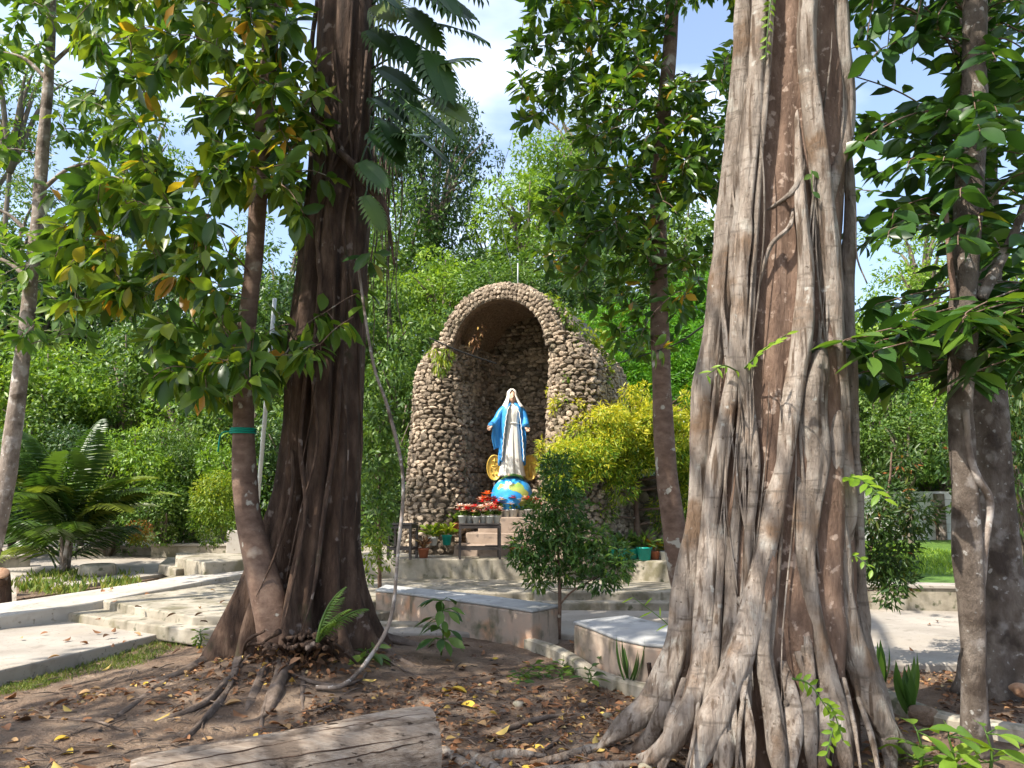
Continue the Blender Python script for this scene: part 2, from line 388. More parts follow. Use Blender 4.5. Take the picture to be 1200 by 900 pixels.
# ------------------------------------------------------------------ leaves
def T_kite(w=.42, fold=.06):
    return np.array([(0, 0, 0), (-w / 2, .45, fold), (0, 1, -.05), (w / 2, .45, fold)]), np.array([(0, 2, 1), (0, 3, 2)])
def T_mid(w=.42, fold=.07, droop=.12):
    return (np.array([(0, 0, 0), (-w * .42, .28, fold), (0, .3, 0), (w * .42, .28, fold), (-w * .46, .62, fold - droop * .3), (0, .65, -droop * .3), (w * .46, .62, fold - droop * .3), (0, 1, -droop)]),
            np.array([(0, 2, 1), (0, 3, 2), (1, 2, 5), (1, 5, 4), (2, 3, 6), (2, 6, 5), (4, 5, 7), (5, 6, 7)]))
def T_leaf(w=.42, fold=.06, droop=.16, tip=.5, peak=.5):
    ts = np.array([0, .14, .32, .5, .68, .84, 1.0]); V = []
    for t in ts:
        x = t ** (math.log(.5) / math.log(peak))
        hw = w / 2 * max(0.012, math.sin(math.pi * min(1, x)) ** (.75 if t < .8 else .9 + tip * .5))
        z = -droop * t ** 1.8
        V += [(-hw, t, z + fold * hw / (w / 2)), (0, t, z), (hw, t, z + fold * hw / (w / 2))]
    F = []
    for i in range(len(ts) - 1):
        a = 3 * i
        F += [(a, a + 1, a + 4), (a, a + 4, a + 3), (a + 1, a + 2, a + 5), (a + 1, a + 5, a + 4)]
    return np.array(V), np.array(F)
KITE, NARROW, MIDL = T_kite(), T_kite(.22, .03), T_mid()
LEAF, LEAFW, LONGL = T_leaf(), T_leaf(.55, .07, .2), T_leaf(.26, .05, .3)
OBOV = T_leaf(.42, .06, .1, .2, .6)
def basis(d, up):
    d = unit(d); x = unit(np.cross(d, up)); z = np.cross(x, d)
    return x, d, z
def scatter(T, pos, d, up, size, v):
    TV, TF = T; x, y, z = basis(d, up); n, m = len(pos), len(TV)
    s = np.asarray(size).reshape(-1, 1, 1) if not np.isscalar(size) else size
    V = pos[:, None, :] + s * (TV[None, :, 0:1] * x[:, None, :] + TV[None, :, 1:2] * y[:, None, :] + TV[None, :, 2:3] * z[:, None, :])
    F = (TF[None] + (np.arange(n) * m)[:, None, None]).reshape(-1, 3)
    return V.reshape(-1, 3), F, np.repeat(np.broadcast_to(v, (n,)), m)
_leafcache = {}
def leaf_data(key, T, mat, vq):
    k = (key, mat.name, vq)
    if k not in _leafcache:
        _leafcache[k] = mkmesh('leaf', T[0], T[1], mat, np.full(len(T[0]), vq / 12.0))
    return _leafcache[k]
def leafy(root, key, T, pos, d, up, size, v, mat, nparts=300, pname='leaf', sname='foliage', extra=None):
    """the nparts leaves that show largest become separate leaf parts, the rest one foliage part"""
    px, py, f = project(pos)
    size = np.broadcast_to(size, (len(pos),)); v = np.broadcast_to(v, (len(pos),))
    vis = (px > -5) & (px < 1205) & (py > -5) & (py < 905)
    score = np.where(vis, size / f, -1)
    order = np.argsort(-score)
    pick = order[:nparts][score[order[:nparts]] > 0]
    x, y, z = basis(d, up)
    for i in pick:
        Mx = Matrix(((x[i][0], y[i][0], z[i][0], 0), (x[i][1], y[i][1], z[i][1], 0), (x[i][2], y[i][2], z[i][2], 0), (0, 0, 0, 1)))
        Mx = Matrix.Translation(Vector(pos[i])) @ Mx @ Matrix.Scale(float(size[i]), 4)
        mobj(pname, leaf_data(key, T, mat, int(round(float(np.clip(v[i], 0, 1)) * 12))), root, Mx)
    rest = np.setdiff1d(np.arange(len(pos)), pick)
    if len(rest):
        V, F, a = scatter(extra or T, pos[rest], d[rest], up[rest], size[rest], v[rest])
        tag(mobj(sname, mkmesh(sname, V, F, mat, a), root), kind='stuff')
def rand_dirs(n): return unit(rng.normal(size=(n, 3)))
# ================================================================== SETTING
def struct(o): return tag(o, kind='structure')
def xy(p): return (float(p[0]), float(p[1]))

def ground_h(x, y):
    P = np.stack([x, y, np.zeros_like(x)], 1)
    h = -.06 + .16 * np.exp(-((x + 1.95) ** 2 + (y - 7.3) ** 2) / 1.6) + .05 * np.exp(-((x - 1.75) ** 2 + (y - 5.0) ** 2) / 1.2)
    h += .022 * fbm(P, 1.7, 3, 3) + .007 * fbm(P, 11, 2, 5)
    left = np.clip((-x - 3.0) / 2.0, 0, 1)
    return h - .10 * left
# far ground, one sheet to the horizon
b = MB(); S = 700.0
b.add([(-S, -S, -.45), (S, -S, -.45), (S, S, -.45), (-S, S, -.45)], [(0, 1, 2, 3)])
struct(b.obj('ground', M['earth']))
# dirt sheet under the trees
nx, ny = 190, 150
gx, gy = np.meshgrid(np.linspace(-10, 10, nx), np.linspace(-3, 10.5, ny))
gz = ground_h(gx.ravel(), gy.ravel())
V = np.stack([gx.ravel(), gy.ravel(), gz], 1)
idx = np.arange(nx * ny).reshape(ny, nx)
q = np.stack([idx[:-1, :-1], idx[:-1, 1:], idx[1:, 1:], idx[1:, :-1]], -1).reshape(-1, 4)
F = np.concatenate([q[:, [0, 1, 2]], q[:, [0, 2, 3]]])
struct(mobj('dirt_ground', mkmesh('dirt_ground', V, F, M['soil'])))
def gh(x, y): return float(ground_h(np.array([x]), np.array([y]))[0])

# plaza slab, steps and platform: each is one sheet of cast concrete
front = [(-420, 880), (-150, 822), (0, 785), (185, 743), (300, 737), (440, 742), (560, 741), (640, 742), (700, 745), (760, 760), (900, 783), (1010, 779), (1130, 777), (1250, 775), (1500, 772)]
poly = [xy(on(*p, 0)) for p in front]
poly += [(16, 24), (-16, 24)]
V, F = prism(poly, -.5, 0.0)
o = MB().add(V, F).obj('plaza', M['concrete'], smooth=False); struct(bevel(o, .02))
step_n = 0
def slab(name, pts, zb, zt, back, mat, x_end=None):
    fr = [xy(on(*p, zb)) for p in pts]
    pl = fr + [(fr[-1][0] + .3, back), (fr[0][0] - .3, back)]
    V, F = prism(pl, zb - .06, zt)
    o = MB().add(V, F).obj(name, mat, smooth=False)
    return struct(bevel(o, .018))
slab('step', [(72, 727), (140, 737), (235, 751), (330, 748), (460, 726), (560, 716), (680, 715), (800, 716), (935, 718)], 0.0, .10, 13.5, M['riser'])
slab('step', [(110, 711), (165, 722), (225, 733), (330, 730), (460, 711), (560, 704), (680, 703), (800, 703), (935, 705)], .10, .20, 14.5, M['riser'])
slab('step', [(452, 674), (560, 676), (655, 676)], .20, .35, 13.5, M['riser'])
V, F = prism([xy(on(380, 664, .35)), xy(on(470, 666, .35)), xy(on(600, 667, .35)), xy(on(655, 667, .35)), xy(on(720, 678, .2)), xy(on(790, 683, .2)), xy(on(900, 687, .2)), (4.6, 17), (-4, 17)], .14, .50)
struct(bevel(MB().add(V, F).obj('platform', M['riser'], smooth=False), .02))

# ramped path on the left
fp = [on(-160, 750, .12), on(0, 722, .15), on(110, 705, .2), on(200, 688, .25), on(300, 669, .3)]
bp = [on(-160, 730, .12), on(0, 708, .15), on(110, 691, .2), on(200, 677, .25), on(300, 662, .3)]
ring_t = fp + bp[::-1]
V, F = prism([tuple(p) for p in ring_t], -.2, 0)
struct(bevel(MB().add(V, F).obj('path', M['path'], smooth=False), .02))
# court behind the path with its steps
V, F = prism([xy(on(60, 690, .17)), xy(on(195, 672, .17)), xy(on(270, 664, .17)), (-4.0, 19), (-14, 19)], -.2, .17)
struct(MB().add(V, F).obj('court', M['concrete'], smooth=False))
def terrace(name, near, far, z0, z1):
    V, F = prism([xy(on(*p, z1)) for p in near] + [xy(on(*p, z1)) for p in far], z0, z1)
    return struct(bevel(MB().add(V, F).obj(name, M['riser'], smooth=False), .02))
terrace('step', [(186, 661), (206, 667), (290, 657)], [(290, 652), (196, 653)], .15, .31)
terrace('step', [(206, 653), (240, 659), (300, 655)], [(300, 648), (206, 648)], .15, .46)

# low boundary walls (things)
def wall_between(name, p0, p1, h, w, z0, mat, label, cat='wall', group=None, cap=None):
    p0, p1 = np.array(p0[:2]), np.array(p1[:2]); d = p1 - p0; L = np.linalg.norm(d); a = math.atan2(d[1], d[0]); c = (p0 + p1) / 2
    t = thing(name, (c[0], c[1], z0), label, cat, group)
    bevel(MB().box((c[0], c[1], z0 + h / 2), (L, w, h), a).obj('wall_body', mat, t, smooth=False), .015)
    if cap:
        bevel(MB().box((c[0], c[1], z0 + h + cap / 2 - .005), (L + .04, w + .06, cap), a).obj('coping', M['concrete'], t, smooth=False), .012)
    return t
wall_between('low_wall', on(95, 651, .17), on(205, 650, .17), .22, .25, .1, M['riser'], 'long low weathered concrete wall along the back of the left court', cap=.05)
wall_between('low_wall', on(180, 645, .3), on(278, 645, .3), .30, .25, .1, M['riser'], 'low concrete planter wall below the round yellow-green shrub', cap=.05)
a = on(277, 647, .3)
t = thing('wall_pillar', (a[0], a[1], .1), 'short pale concrete pillar at the end of the planter wall', 'pillar')
bevel(MB().box((a[0], a[1], .42), (.32, .32, .64)).obj('shaft', M['path'], t, smooth=False), .02)
wall_between('low_wall', on(-40, 672, .1), on(34, 668, .1), .35, .25, 0, M['riser'], 'short low concrete wall beside the palm', cap=.04)
# right side: raised bed wall, lawn, white block wall
lw = wall_between('low_wall', on(985, 712, 0), on(1260, 718, 0), .34, .22, -.05, M['riser'], 'low stained concrete wall of the raised lawn bed', cap=.05)
wa, wb = on(985, 712, 0), on(1260, 718, 0)
V, F = prism([(wa[0], wa[1] + .1), (wb[0], wb[1] + .1), (15, 26), (5, 26)], -.1, .27)
struct(MB().add(V, F).obj('lawn', M['lawn'], smooth=False))
P0, P1 = at(1010, 660, 20), at(1210, 660, 20.6)
t = thing('block_wall', (float((P0[0] + P1[0]) / 2), 20.3, .25), 'far whitewashed block boundary wall behind the lawn', 'wall')
rows, cols = 6, 15
span = np.array(P1[:2]) - np.array(P0[:2]); Lw = np.linalg.norm(span); ang = math.atan2(span[1], span[0])
blk = MB().box((0, 0, 0), (Lw / cols - .012, .16, .2)).mesh('block', M['wall_white'], smooth=False)
bk = MB().box((*(np.array(P0[:2]) + span / 2), .25 + rows * .105), (Lw, .10, rows * .21), ang).obj('mortar_core', M['concrete'], t, smooth=False)
for r_ in range(rows):
    for c_ in range(cols + 1):
        u = (c_ + (.5 if r_ % 2 == 0 else 0)) / cols
        if u > 1: continue
        p = np.array(P0[:2]) + span * u
        mobj('block', blk, t, Matrix.Translation((p[0], p[1], .25 + .105 + r_ * .21)) @ Matrix.Rotation(ang, 4, 'Z'))
for px in (1105, 1180):
    p = at(px, 650, 20.1)
    bevel(MB().box((p[0], p[1], .85), (.2, .2, 1.2)).obj('post', M['bark_grey'], t, smooth=False), .01)

# benches
def bench(label, near, far, zt, mat_side, group=None):
    n = [on(*p, zt) for p in near]; f = [on(*p, zt) for p in far]
    c = np.mean(n + f, axis=0)
    t = thing('concrete_bench', (c[0], c[1], 0), label, 'bench', group)
    V, F = prism([xy(p) for p in n] + [xy(p) for p in f[::-1]], -.15, zt - .02)
    bevel(MB().add(V, F).obj('bench_body', mat_side, t, smooth=False), .02)
    V, F = prism([xy(p + (p - c) * .006) for p in n] + [xy(p + (p - c) * .006) for p in f[::-1]], zt - .018, zt + .012)
    bevel(MB().add(V, F).obj('bench_top', M['bench_top'], t, smooth=False), .012)
    return t
bench('long curved concrete bench with mossy end behind the broad-leaved seedling', [(440, 692), (463, 694), (500, 699), (555, 706), (623, 716)], [(452, 686), (480, 689), (530, 694), (590, 701), (655, 710)], .33, M['bench'])
bench('curved concrete bench with peach stained side beside the banded fig roots', [(672, 729), (695, 737), (722, 748), (755, 755), (800, 759), (860, 762)], [(735, 722), (760, 728), (790, 736), (815, 744), (840, 748), (880, 750)], .33, M['bench'])

# kerbs
def kerb(label, pts, z, w=.11):
    P = catmull(np.array([on(*p, z) for p in pts]), 4 * len(pts))
    T = unit(np.gradient(P, axis=0)); Nn = np.stack([-T[:, 1], T[:, 0], 0 * T[:, 0]], 1)
    wig = .01 * fbm(P, 5, 2)[:, None]
    rings = []
    for i in range(len(P)):
        a, c = P[i] - Nn[i] * (w / 2 + wig[i]), P[i] + Nn[i] * (w / 2 + wig[i])
        rings.append(np.array([(a[0], a[1], -.25), (c[0], c[1], -.25), (c[0], c[1], z - .02), (c[0] * .8 + a[0] * .2, c[1] * .8 + a[1] * .2, z), (a[0] * .8 + c[0] * .2, a[1] * .8 + c[1] * .2, z), (a[0], a[1], z - .02)]))
    V, F = loft(rings)
    t = MB().add(V, F).obj('kerb', M['riser'], None, smooth=False)
    return tag(t, label, 'kerb')
kerb('thin curved concrete kerb running from the bench towards the fig roots', [(440, 728), (500, 729), (548, 732), (600, 742), (645, 755), (672, 768), (700, 785), (755, 801), (830, 812)], .05)
kerb('pale concrete kerb crossing the dirt beside the two grey trunks', [(1000, 786), (1045, 812), (1100, 834), (1150, 843), (1260, 858)], .06, .14)

# ================================================================== GROTTO
GA = R(-24)                                  # the niche faces a little to the left
GO = np.array([at(582, 650, 12.75)[0], 12.75, .50])
ca, sa = math.cos(GA), math.sin(GA)
def gw(P):
    P = np.atleast_2d(P)
    return np.stack([GO[0] + P[:, 0] * ca - P[:, 1] * sa, GO[1] + P[:, 0] * sa + P[:, 1] * ca, GO[2] + P[:, 2]], 1)
def gwd(P):
    P = np.atleast_2d(P)
    return np.stack([P[:, 0] * ca - P[:, 1] * sa, P[:, 0] * sa + P[:, 1] * ca, P[:, 2]], 1)
grotto = thing('stone_grotto', GO, 'tall arched rubble stone grotto sheltering the blue robed statue', 'grotto')
RI, RO, HW = .86, 1.14, 3.42                 # inner radius, arch outer radius, springing height
def outline():
    pts = [(-1.72, 2.6), (-1.72, 1.6), (-1.72, .55)]
    for a in np.linspace(180, 360, 13)[1:-1]:
        pts.append((-1.29 + .43 * math.cos(R(a)), .38 + .46 * math.sin(R(a))))
    pts += [(-.86, .55), (-.86, 1.0), (-.86, 1.4), (-.74, 1.6), (-.3, 1.68), (.3, 1.68), (.74, 1.6), (.86, 1.4), (.86, 1.0), (.86, .55)]
    for a in np.linspace(180, 360, 13)[1:-1]:
        pts.append((1.29 + .43 * math.cos(R(a)), .38 + .46 * math.sin(R(a))))
    pts += [(1.72, .55), (1.72, 1.2), (1.66, 1.9)]
    return np.array(pts)
OL = outline()
seg = np.linalg.norm(np.diff(OL, axis=0), axis=1); cum = np.concatenate([[0], np.cumsum(seg)]); LT = cum[-1]
def plan(s):
    s = np.atleast_1d(s)
    x = np.interp(s, cum, OL[:, 0]); y = np.interp(s, cum, OL[:, 1])
    e = .06
    tx = np.interp(s + e, cum, OL[:, 0]) - np.interp(s - e, cum, OL[:, 0]); ty = np.interp(s + e, cum, OL[:, 1]) - np.interp(s - e, cum, OL[:, 1])
    n = unit(np.stack([ty, -tx], 1)) * 1.0
    return np.stack([x, y], 1), n
def wall_pt(s, z):
    p, n = plan(s)
    z = np.broadcast_to(z, (len(p),))
    outer = (np.abs(p[:, 0]) > 1.0) | (p[:, 1] < .4)
    flare = np.where(outer, .20 * np.clip(1 - z / 3.4, 0, 1) ** 1.4, .03)
    # shoulders round in towards the arch
    sh = np.clip((z - 2.95) / .6, 0, 1) ** 2 * np.where(np.abs(p[:, 0]) > 1.2, .36, 0)
    pos = p + n * (flare - 0)[:, None]
    pos[:, 0] -= np.sign(p[:, 0]) * sh
    return np.stack([pos[:, 0], pos[:, 1], z], 1), np.stack([n[:, 0], n[:, 1], np.zeros(len(n))], 1)
# core wall (mortar) sits a little behind the stones
ss = np.linspace(0, LT, 110); zs = np.linspace(-.1, 3.55, 16)
rings = []
mbw = MB()
VV = []
for z in zs:
    p, n = wall_pt(ss, z); VV.append(gw(p - n * .03))
VV = np.concatenate(VV); m_ = len(ss)
FF = [(i * m_ + k, i * m_ + k + 1, (i + 1) * m_ + k + 1, (i + 1) * m_ + k) for i in range(len(zs) - 1) for k in range(m_ - 1)]
# lid on the wall tops so that no gap shows
mbw.add(VV, FF)
top, nn_ = wall_pt(ss, 3.55)
half = m_ // 2
lid = gw(top - nn_ * .03)
cen = gw(np.stack([np.sign(top[:, 0]) * np.minimum(np.abs(top[:, 0]), 1.0), np.clip(top[:, 1], .3, 2.5), np.full(m_, 3.62)], 1))
mbw.add(np.concatenate([lid, cen]), [(k, k + 1, m_ + k + 1, m_ + k) for k in range(m_ - 1)])
# back outer face
mbw.add(gw([(-1.72, 2.6, -.1), (1.66, 1.88, -.1), (1.3, 1.88, 3.6), (-1.5, 2.6, 3.6)]), [(0, 1, 2, 3)])
mbw.obj('mortar_core', M['mortar'], grotto)
# vault and arch ring
th = np.linspace(0, math.pi, 33)
def arch_pt(r, t, y): return np.stack([r * np.cos(t), np.broadcast_to(y, np.shape(t)), HW + r * np.sin(t)], -1)
ring = lambda r, y: gw(arch_pt(r, th, y))
Y0 = .02
mv = MB(); n_ = len(th)
ys = [Y0, .25, .26, .8, 1.4, 2.1]; rs = [RI - .0, RI - .01, RI + .05, RI + .05, RI + .03, RI]
mv.add(np.concatenate([ring(r, y) for r, y in zip(rs, ys)]), [(i * n_ + k, i * n_ + k + 1, (i + 1) * n_ + k + 1, (i + 1) * n_ + k) for i in range(len(ys) - 1) for k in range(n_ - 1)])
mv.obj('vault', M['vault'], grotto)
mo = MB()
ys2 = [(RI, Y0), (RO - .05, Y0 - .02), (RO, .1), (RO + .02, 1.0), (RO, 2.6), (0.02, 2.6)]
mo.add(np.concatenate([ring(r, y) for r, y in ys2]), [(i * n_ + k, (i + 1) * n_ + k, (i + 1) * n_ + k + 1, i * n_ + k + 1) for i in range(len(ys2) - 1) for k in range(n_ - 1)])
mo.obj('arch_shell', M['mortar'], grotto)
mb_ = MB()  # tympanum behind the statue, under the vault
mb_.add(gw(np.concatenate([arch_pt(RI + .1, th, 1.70), [(0, 1.70, HW - .3)]])), [(k, k + 1, n_) for k in range(n_ - 1)])
mb_.obj('back_panel', M['mortar'], grotto)

# stones: six rounded rubble shapes of 44 triangles
def rock_shape(k, seg=7, rng_=None):
    r_ = np.random.default_rng(100 + k); V = [(0, 0, -1)]
    for ph in (-52, -8, 40):
        for s_ in range(seg):
            a = 2 * math.pi * (s_ + .5 * (ph > -40)) / seg; c = math.cos(R(ph)) ** .55
            q = np.array([math.cos(a) * c, math.sin(a) * c, math.sin(R(ph))]) * r_.uniform(.66, 1.22)
            V.append(tuple(q))
    V.append((0, 0, 1)); V = np.array(V)
    V[:, :2] += r_.uniform(-.12, .12, (len(V), 2))
    F = [(0, 1 + (s_ + 1) % seg, 1 + s_) for s_ in range(seg)]
    for i in range(2):
        for s_ in range(seg):
            a, b_ = 1 + i * seg + s_, 1 + i * seg + (s_ + 1) % seg
            F += [(a, b_, b_ + seg), (a, b_ + seg, a + seg)]
    t_ = len(V) - 1; F += [(t_, 1 + 2 * seg + s_, 1 + 2 * seg + (s_ + 1) % seg) for s_ in range(seg)]
    return V, np.array(F)
ROCKS = [rock_shape(k) for k in range(6)]
rock_me = [mkmesh('stone', R_[0], R_[1], M['stone'], np.full(len(R_[0]), (k * 5 % 6) / 5.0), smooth=False) for k, R_ in enumerate(ROCKS)]
SP_, SN, SS = [], [], []       # position, normal, (half w, half h, half depth)
z = .03
row = 0
while z < 3.58:
    hgt = U(.05, .085)
    s = U(0, .1)
    while s < LT:
        w = U(.06, .17)
        p, n = wall_pt(np.array([s + w / 2]), z + hgt / 2 + U(-.022, .022))
        vis = True
        if s < 1.2 and False: vis = False
        if vis:
            SP_.append(p[0]); SN.append(n[0]); SS.append((w * U(.50, .62), hgt * U(.52, .72), U(.03, .07)))
        s += w
    z += hgt; row += 1
# tympanum stones
z = HW
while z < HW + RI:
    hgt = U(.055, .09); hwid = math.sqrt(max(0, (RI + .06) ** 2 - (z + .05 - HW) ** 2)); x = -hwid
    while x < hwid:
        w = U(.07, .19)
        SP_.append(np.array([x + w / 2, 1.67, z + hgt / 2])); SN.append(np.array([0, -1.0, 0])); SS.append((w * .53, hgt * .56, U(.04, .08)))
        x += w
    z += hgt
n_big = len(SP_)
# arch ring: small pebbles on the front and the top of the ring
for rr, y_, nrm in ((RI + .05, Y0, 'f'), (RI + .12, Y0 - .01, 'f'), (RI + .19, Y0 - .01, 'f'), (RI + .25, Y0 + .01, 'f'), (RO, .10, 'o'), (RO + .01, .2, 'o'), (RO + .02, .31, 'o'), (RO + .02, .42, 'o'), (RO + .02, .54, 'o'), (RO + .02, .66, 'o'), (RO + .02, .8, 'o'), (RO + .02, .95, 'o')):
    t_ = U(0, .05)
    while t_ < math.pi:
        w = U(.055, .10)
        p = arch_pt(rr + U(-.015, .015), np.array([t_ + w / 2 / rr]), y_)[0]
        rad = np.array([math.cos(t_), 0, math.sin(t_)])
        n = np.array([0, -1.0, 0]) if nrm == 'f' else rad
        SP_.append(p); SN.append(unit(n + .25 * rng.normal(size=3))); SS.append((w * .55, .042, U(.03, .05)))
        t_ += w / rr
SP_, SN, SS = np.array(SP_), np.array(SN), np.array(SS)
Wp, Wn = gw(SP_), gwd(SN)
toCam = unit(np.array([0, 0, EYE]) - Wp)
facing = (Wn * toCam).sum(1)
keep = facing > -.35
Wp, Wn, SS = Wp[keep], Wn[keep], SS[keep]; facing = facing[keep]
up = np.array([0, 0, 1.0])
bx = unit(np.cross(np.broadcast_to(up, Wn.shape), Wn)); bz = np.cross(Wn, bx)
bad = np.abs(Wn[:, 2]) > .95
tilt = rng.normal(0, .16, len(Wp))
bx2 = bx * np.cos(tilt)[:, None] + bz * np.sin(tilt)[:, None]; bz2 = np.cross(Wn, bx2)
px, py, f = project(Wp)
# hidden behind the golden shrub or the foliage: prefer stones of the left pier, back wall and right pier
score = SS[:, 0] * SS[:, 1] * np.clip(facing, 0, 1) * ((px < 690) & (py < 640) & ~((px > 625) & (py > 480)))
pick = set(np.argsort(-score)[:300].tolist())
mr = MB()
for i in range(len(Wp)):
    k = int(rng.integers(6))
    B = np.stack([bx2[i] * SS[i, 0], bz2[i] * SS[i, 1], Wn[i] * SS[i, 2]], 1)
    if i in pick:
        mx = Matrix([[*B[r_], Wp[i][r_]] for r_ in range(3)] + [[0, 0, 0, 1]])
        mobj('stone', rock_me[k], grotto, mx)
    else:
        mr.add(ROCKS[k][0] @ B.T + Wp[i], ROCKS[k][1], float(U(0, 1)))
tag(mr.obj('rubble_stones', M['stone'], grotto, smooth=False), kind='stuff')
# lightning rod on top
rod = gw([(.12, .6, HW + RO - .05)])[0]
o = MB().add(*tube([rod, rod + [0, 0, .55]], .012, 6)).obj('roof_rod', M['pole'], grotto)

# rubble retaining wall to the right of the grotto
rw = thing('retaining_wall', (*at(735, 640, 13.6)[:2], .5), 'dark rubble retaining wall under the golden weeping shrub', 'wall')
A, B_ = at(688, 640, 13.0), at(870, 640, 14.2); A[2] = B_[2] = .45
dv = B_ - A; Lr = np.linalg.norm(dv); dv /= Lr; nv = np.array([dv[1], -dv[0], 0])
c = (A + B_) / 2
MB().box((c[0], c[1] + .25, 1.1), (Lr, .45, 1.35), math.atan2(dv[1], dv[0])).obj('mortar_core', M['mortar'], rw)
z = .5; mr = MB()
while z < 1.75:
    hgt = U(.11, .18); s = U(0, .1)
    while s < Lr:
        w = U(.16, .34); p = A + dv * (s + w / 2) + nv * -.02; p[2] = z + hgt / 2
        Bm = np.stack([dv * w * .53, np.array([0, 0, 1.0]) * hgt * .56, nv * U(.05, .1)], 1)
        mobj('stone', rock_me[int(rng.integers(6))], rw, Matrix([[*Bm[r_], p[r_]] for r_ in range(3)] + [[0, 0, 0, 1]]))
        s += w
    z += hgt

# ================================================================== ALTAR, STATUE
SD = 13.35
sb = at(600, 558, SD)                        # soles of the statue
gc = np.array([sb[0], SD, sb[2] - .355])     # globe centre
altar = thing('altar_steps', (sb[0] - .1, 13.3, .5), 'stepped brown concrete altar under the globe', 'altar')
for nm, w, d, y, z0, z1, dx in (('altar_step', 1.6, 1.1, 13.2, .45, .68, -.08), ('altar_step', 1.35, .85, 13.3, .66, .86, -.04), ('altar_block', 1.05, .7, 13.35, .85, gc[2] - .33, .0)):
    bevel(MB().box((sb[0] + dx, y, (z0 + z1) / 2), (w, d, z1 - z0), GA * .35).obj(nm, M['altar'], altar, smooth=False), .015)
mp_ = MB(); mp_.add(*lathe([(.20, 0), (.20, .05), (.17, .08)], (gc[0], gc[1], gc[2] - .40), 24)); mp_.obj('globe_ring', M['altar'], altar)

globe = thing('painted_globe', (gc[0], gc[1], gc[2] - .36), 'painted blue globe with green land beneath the statue', 'globe')
pr = [(max(.004, .36 * math.cos(a)), .36 * math.sin(a)) for a in np.linspace(-math.pi / 2, math.pi / 2, 25)]
mg = MB().add(*lathe(pr, gc, 40)).obj('sphere', M['sea'], globe)
def patch(name, lon, lat, rl, rt, mat, seed, rot=0.0, rr=.3625):
    r_ = np.random.default_rng(seed); n = 28; V = []
    jag = [1 + .22 * math.sin(3 * a + seed) + .16 * math.sin(5 * a + 2 * seed) + .08 * r_.uniform(-1, 1) for a in np.linspace(0, 2 * math.pi, n, endpoint=False)]
    for k_ in range(0, 5):
        for i, a in enumerate(np.linspace(0, 2 * math.pi, n, endpoint=False)):
            q = k_ / 4 * jag[i]; u_, w_ = rl * q * math.cos(a), rt * q * math.sin(a)
            lo, la = R(lon + u_ * math.cos(rot) - w_ * math.sin(rot)), R(lat + u_ * math.sin(rot) + w_ * math.cos(rot))
            V.append((gc[0] + rr * math.cos(la) * math.sin(lo), gc[1] - rr * math.cos(la) * math.cos(lo), gc[2] + rr * math.sin(la)))
    F = [(k_ * n + i, k_ * n + (i + 1) % n, (k_ + 1) * n + (i + 1) % n, (k_ + 1) * n + i) for k_ in range(4) for i in range(n)]
    MB().add(V, F).obj(name, mat, globe)
patch('painted_land', 22, 22, 34, 15, M['land'], 3, -.5)
patch('painted_land', 38, -14, 13, 20, M['land'], 5, .3)
patch('painted_land', -38, 30, 12, 8, M['land'], 9, .4)
patch('painted_ice', -14, 38, 13, 9, M['ice'], 8, .2)

# --- statue of a robed woman, about 1.5 m tall, arms lowered and open
statue = thing('robed_statue', sb, 'statue of a woman in white dress and blue mantle with open arms', 'statue')
SR = R(8)
def sw(P):
    P = np.atleast_2d(np.asarray(P, float)); c_, s_ = math.cos(SR), math.sin(SR)
    return np.stack([sb[0] + P[:, 0] * c_ - P[:, 1] * s_, sb[1] + P[:, 0] * s_ + P[:, 1] * c_, sb[2] + P[:, 2]], 1)
def interp_tab(tab, z): 
    tab = np.array(tab); return [np.interp(z, tab[:, 0], tab[:, k_]) for k_ in range(1, tab.shape[1])]
NA = 72; tha = np.linspace(0, 2 * math.pi, NA, endpoint=False)
dress_tab = [(0, .215, .175), (.04, .205, .165), (.2, .18, .15), (.45, .16, .135), (.7, .145, .12), (.86, .125, .105), (.92, .118, .10), (.96, .128, .105), (1.08, .148, .112), (1.17, .150, .098), (1.215, .115, .08), (1.24, .06, .055), (1.27, .045, .045), (1.33, .043, .045)]
rings = []
for z in np.concatenate([np.linspace(0, 1.2, 46), [1.215, 1.225, 1.24, 1.27, 1.31]]):
    rx, ry = interp_tab(dress_tab, z)
    am = .085 * np.clip((.88 - z) / .88, 0, 1) ** .6 + .018 * (z < 1.15)
    fold = am * np.sin(11 * tha + 1.2 * math.sin(3 * z) + .6 * np.sin(2 * tha)) + .5 * am * np.sin(19 * tha + 2 * z)
    rr = 1 + fold
    rings.append(sw(np.stack([rx * rr * np.cos(tha), ry * rr * np.sin(tha), np.full(NA, z)], 1)))
MB().add(*loft(rings)).obj('dress', M['st_white'], statue)
MB().add(*tube(sw([( .128 * math.cos(a), .108 * math.sin(a), .905 + .006 * math.sin(a * 3)) for a in np.linspace(0, 2 * math.pi, 25)]), .014, 8, flat=.6)).obj('sash', M['st_white'], statue)
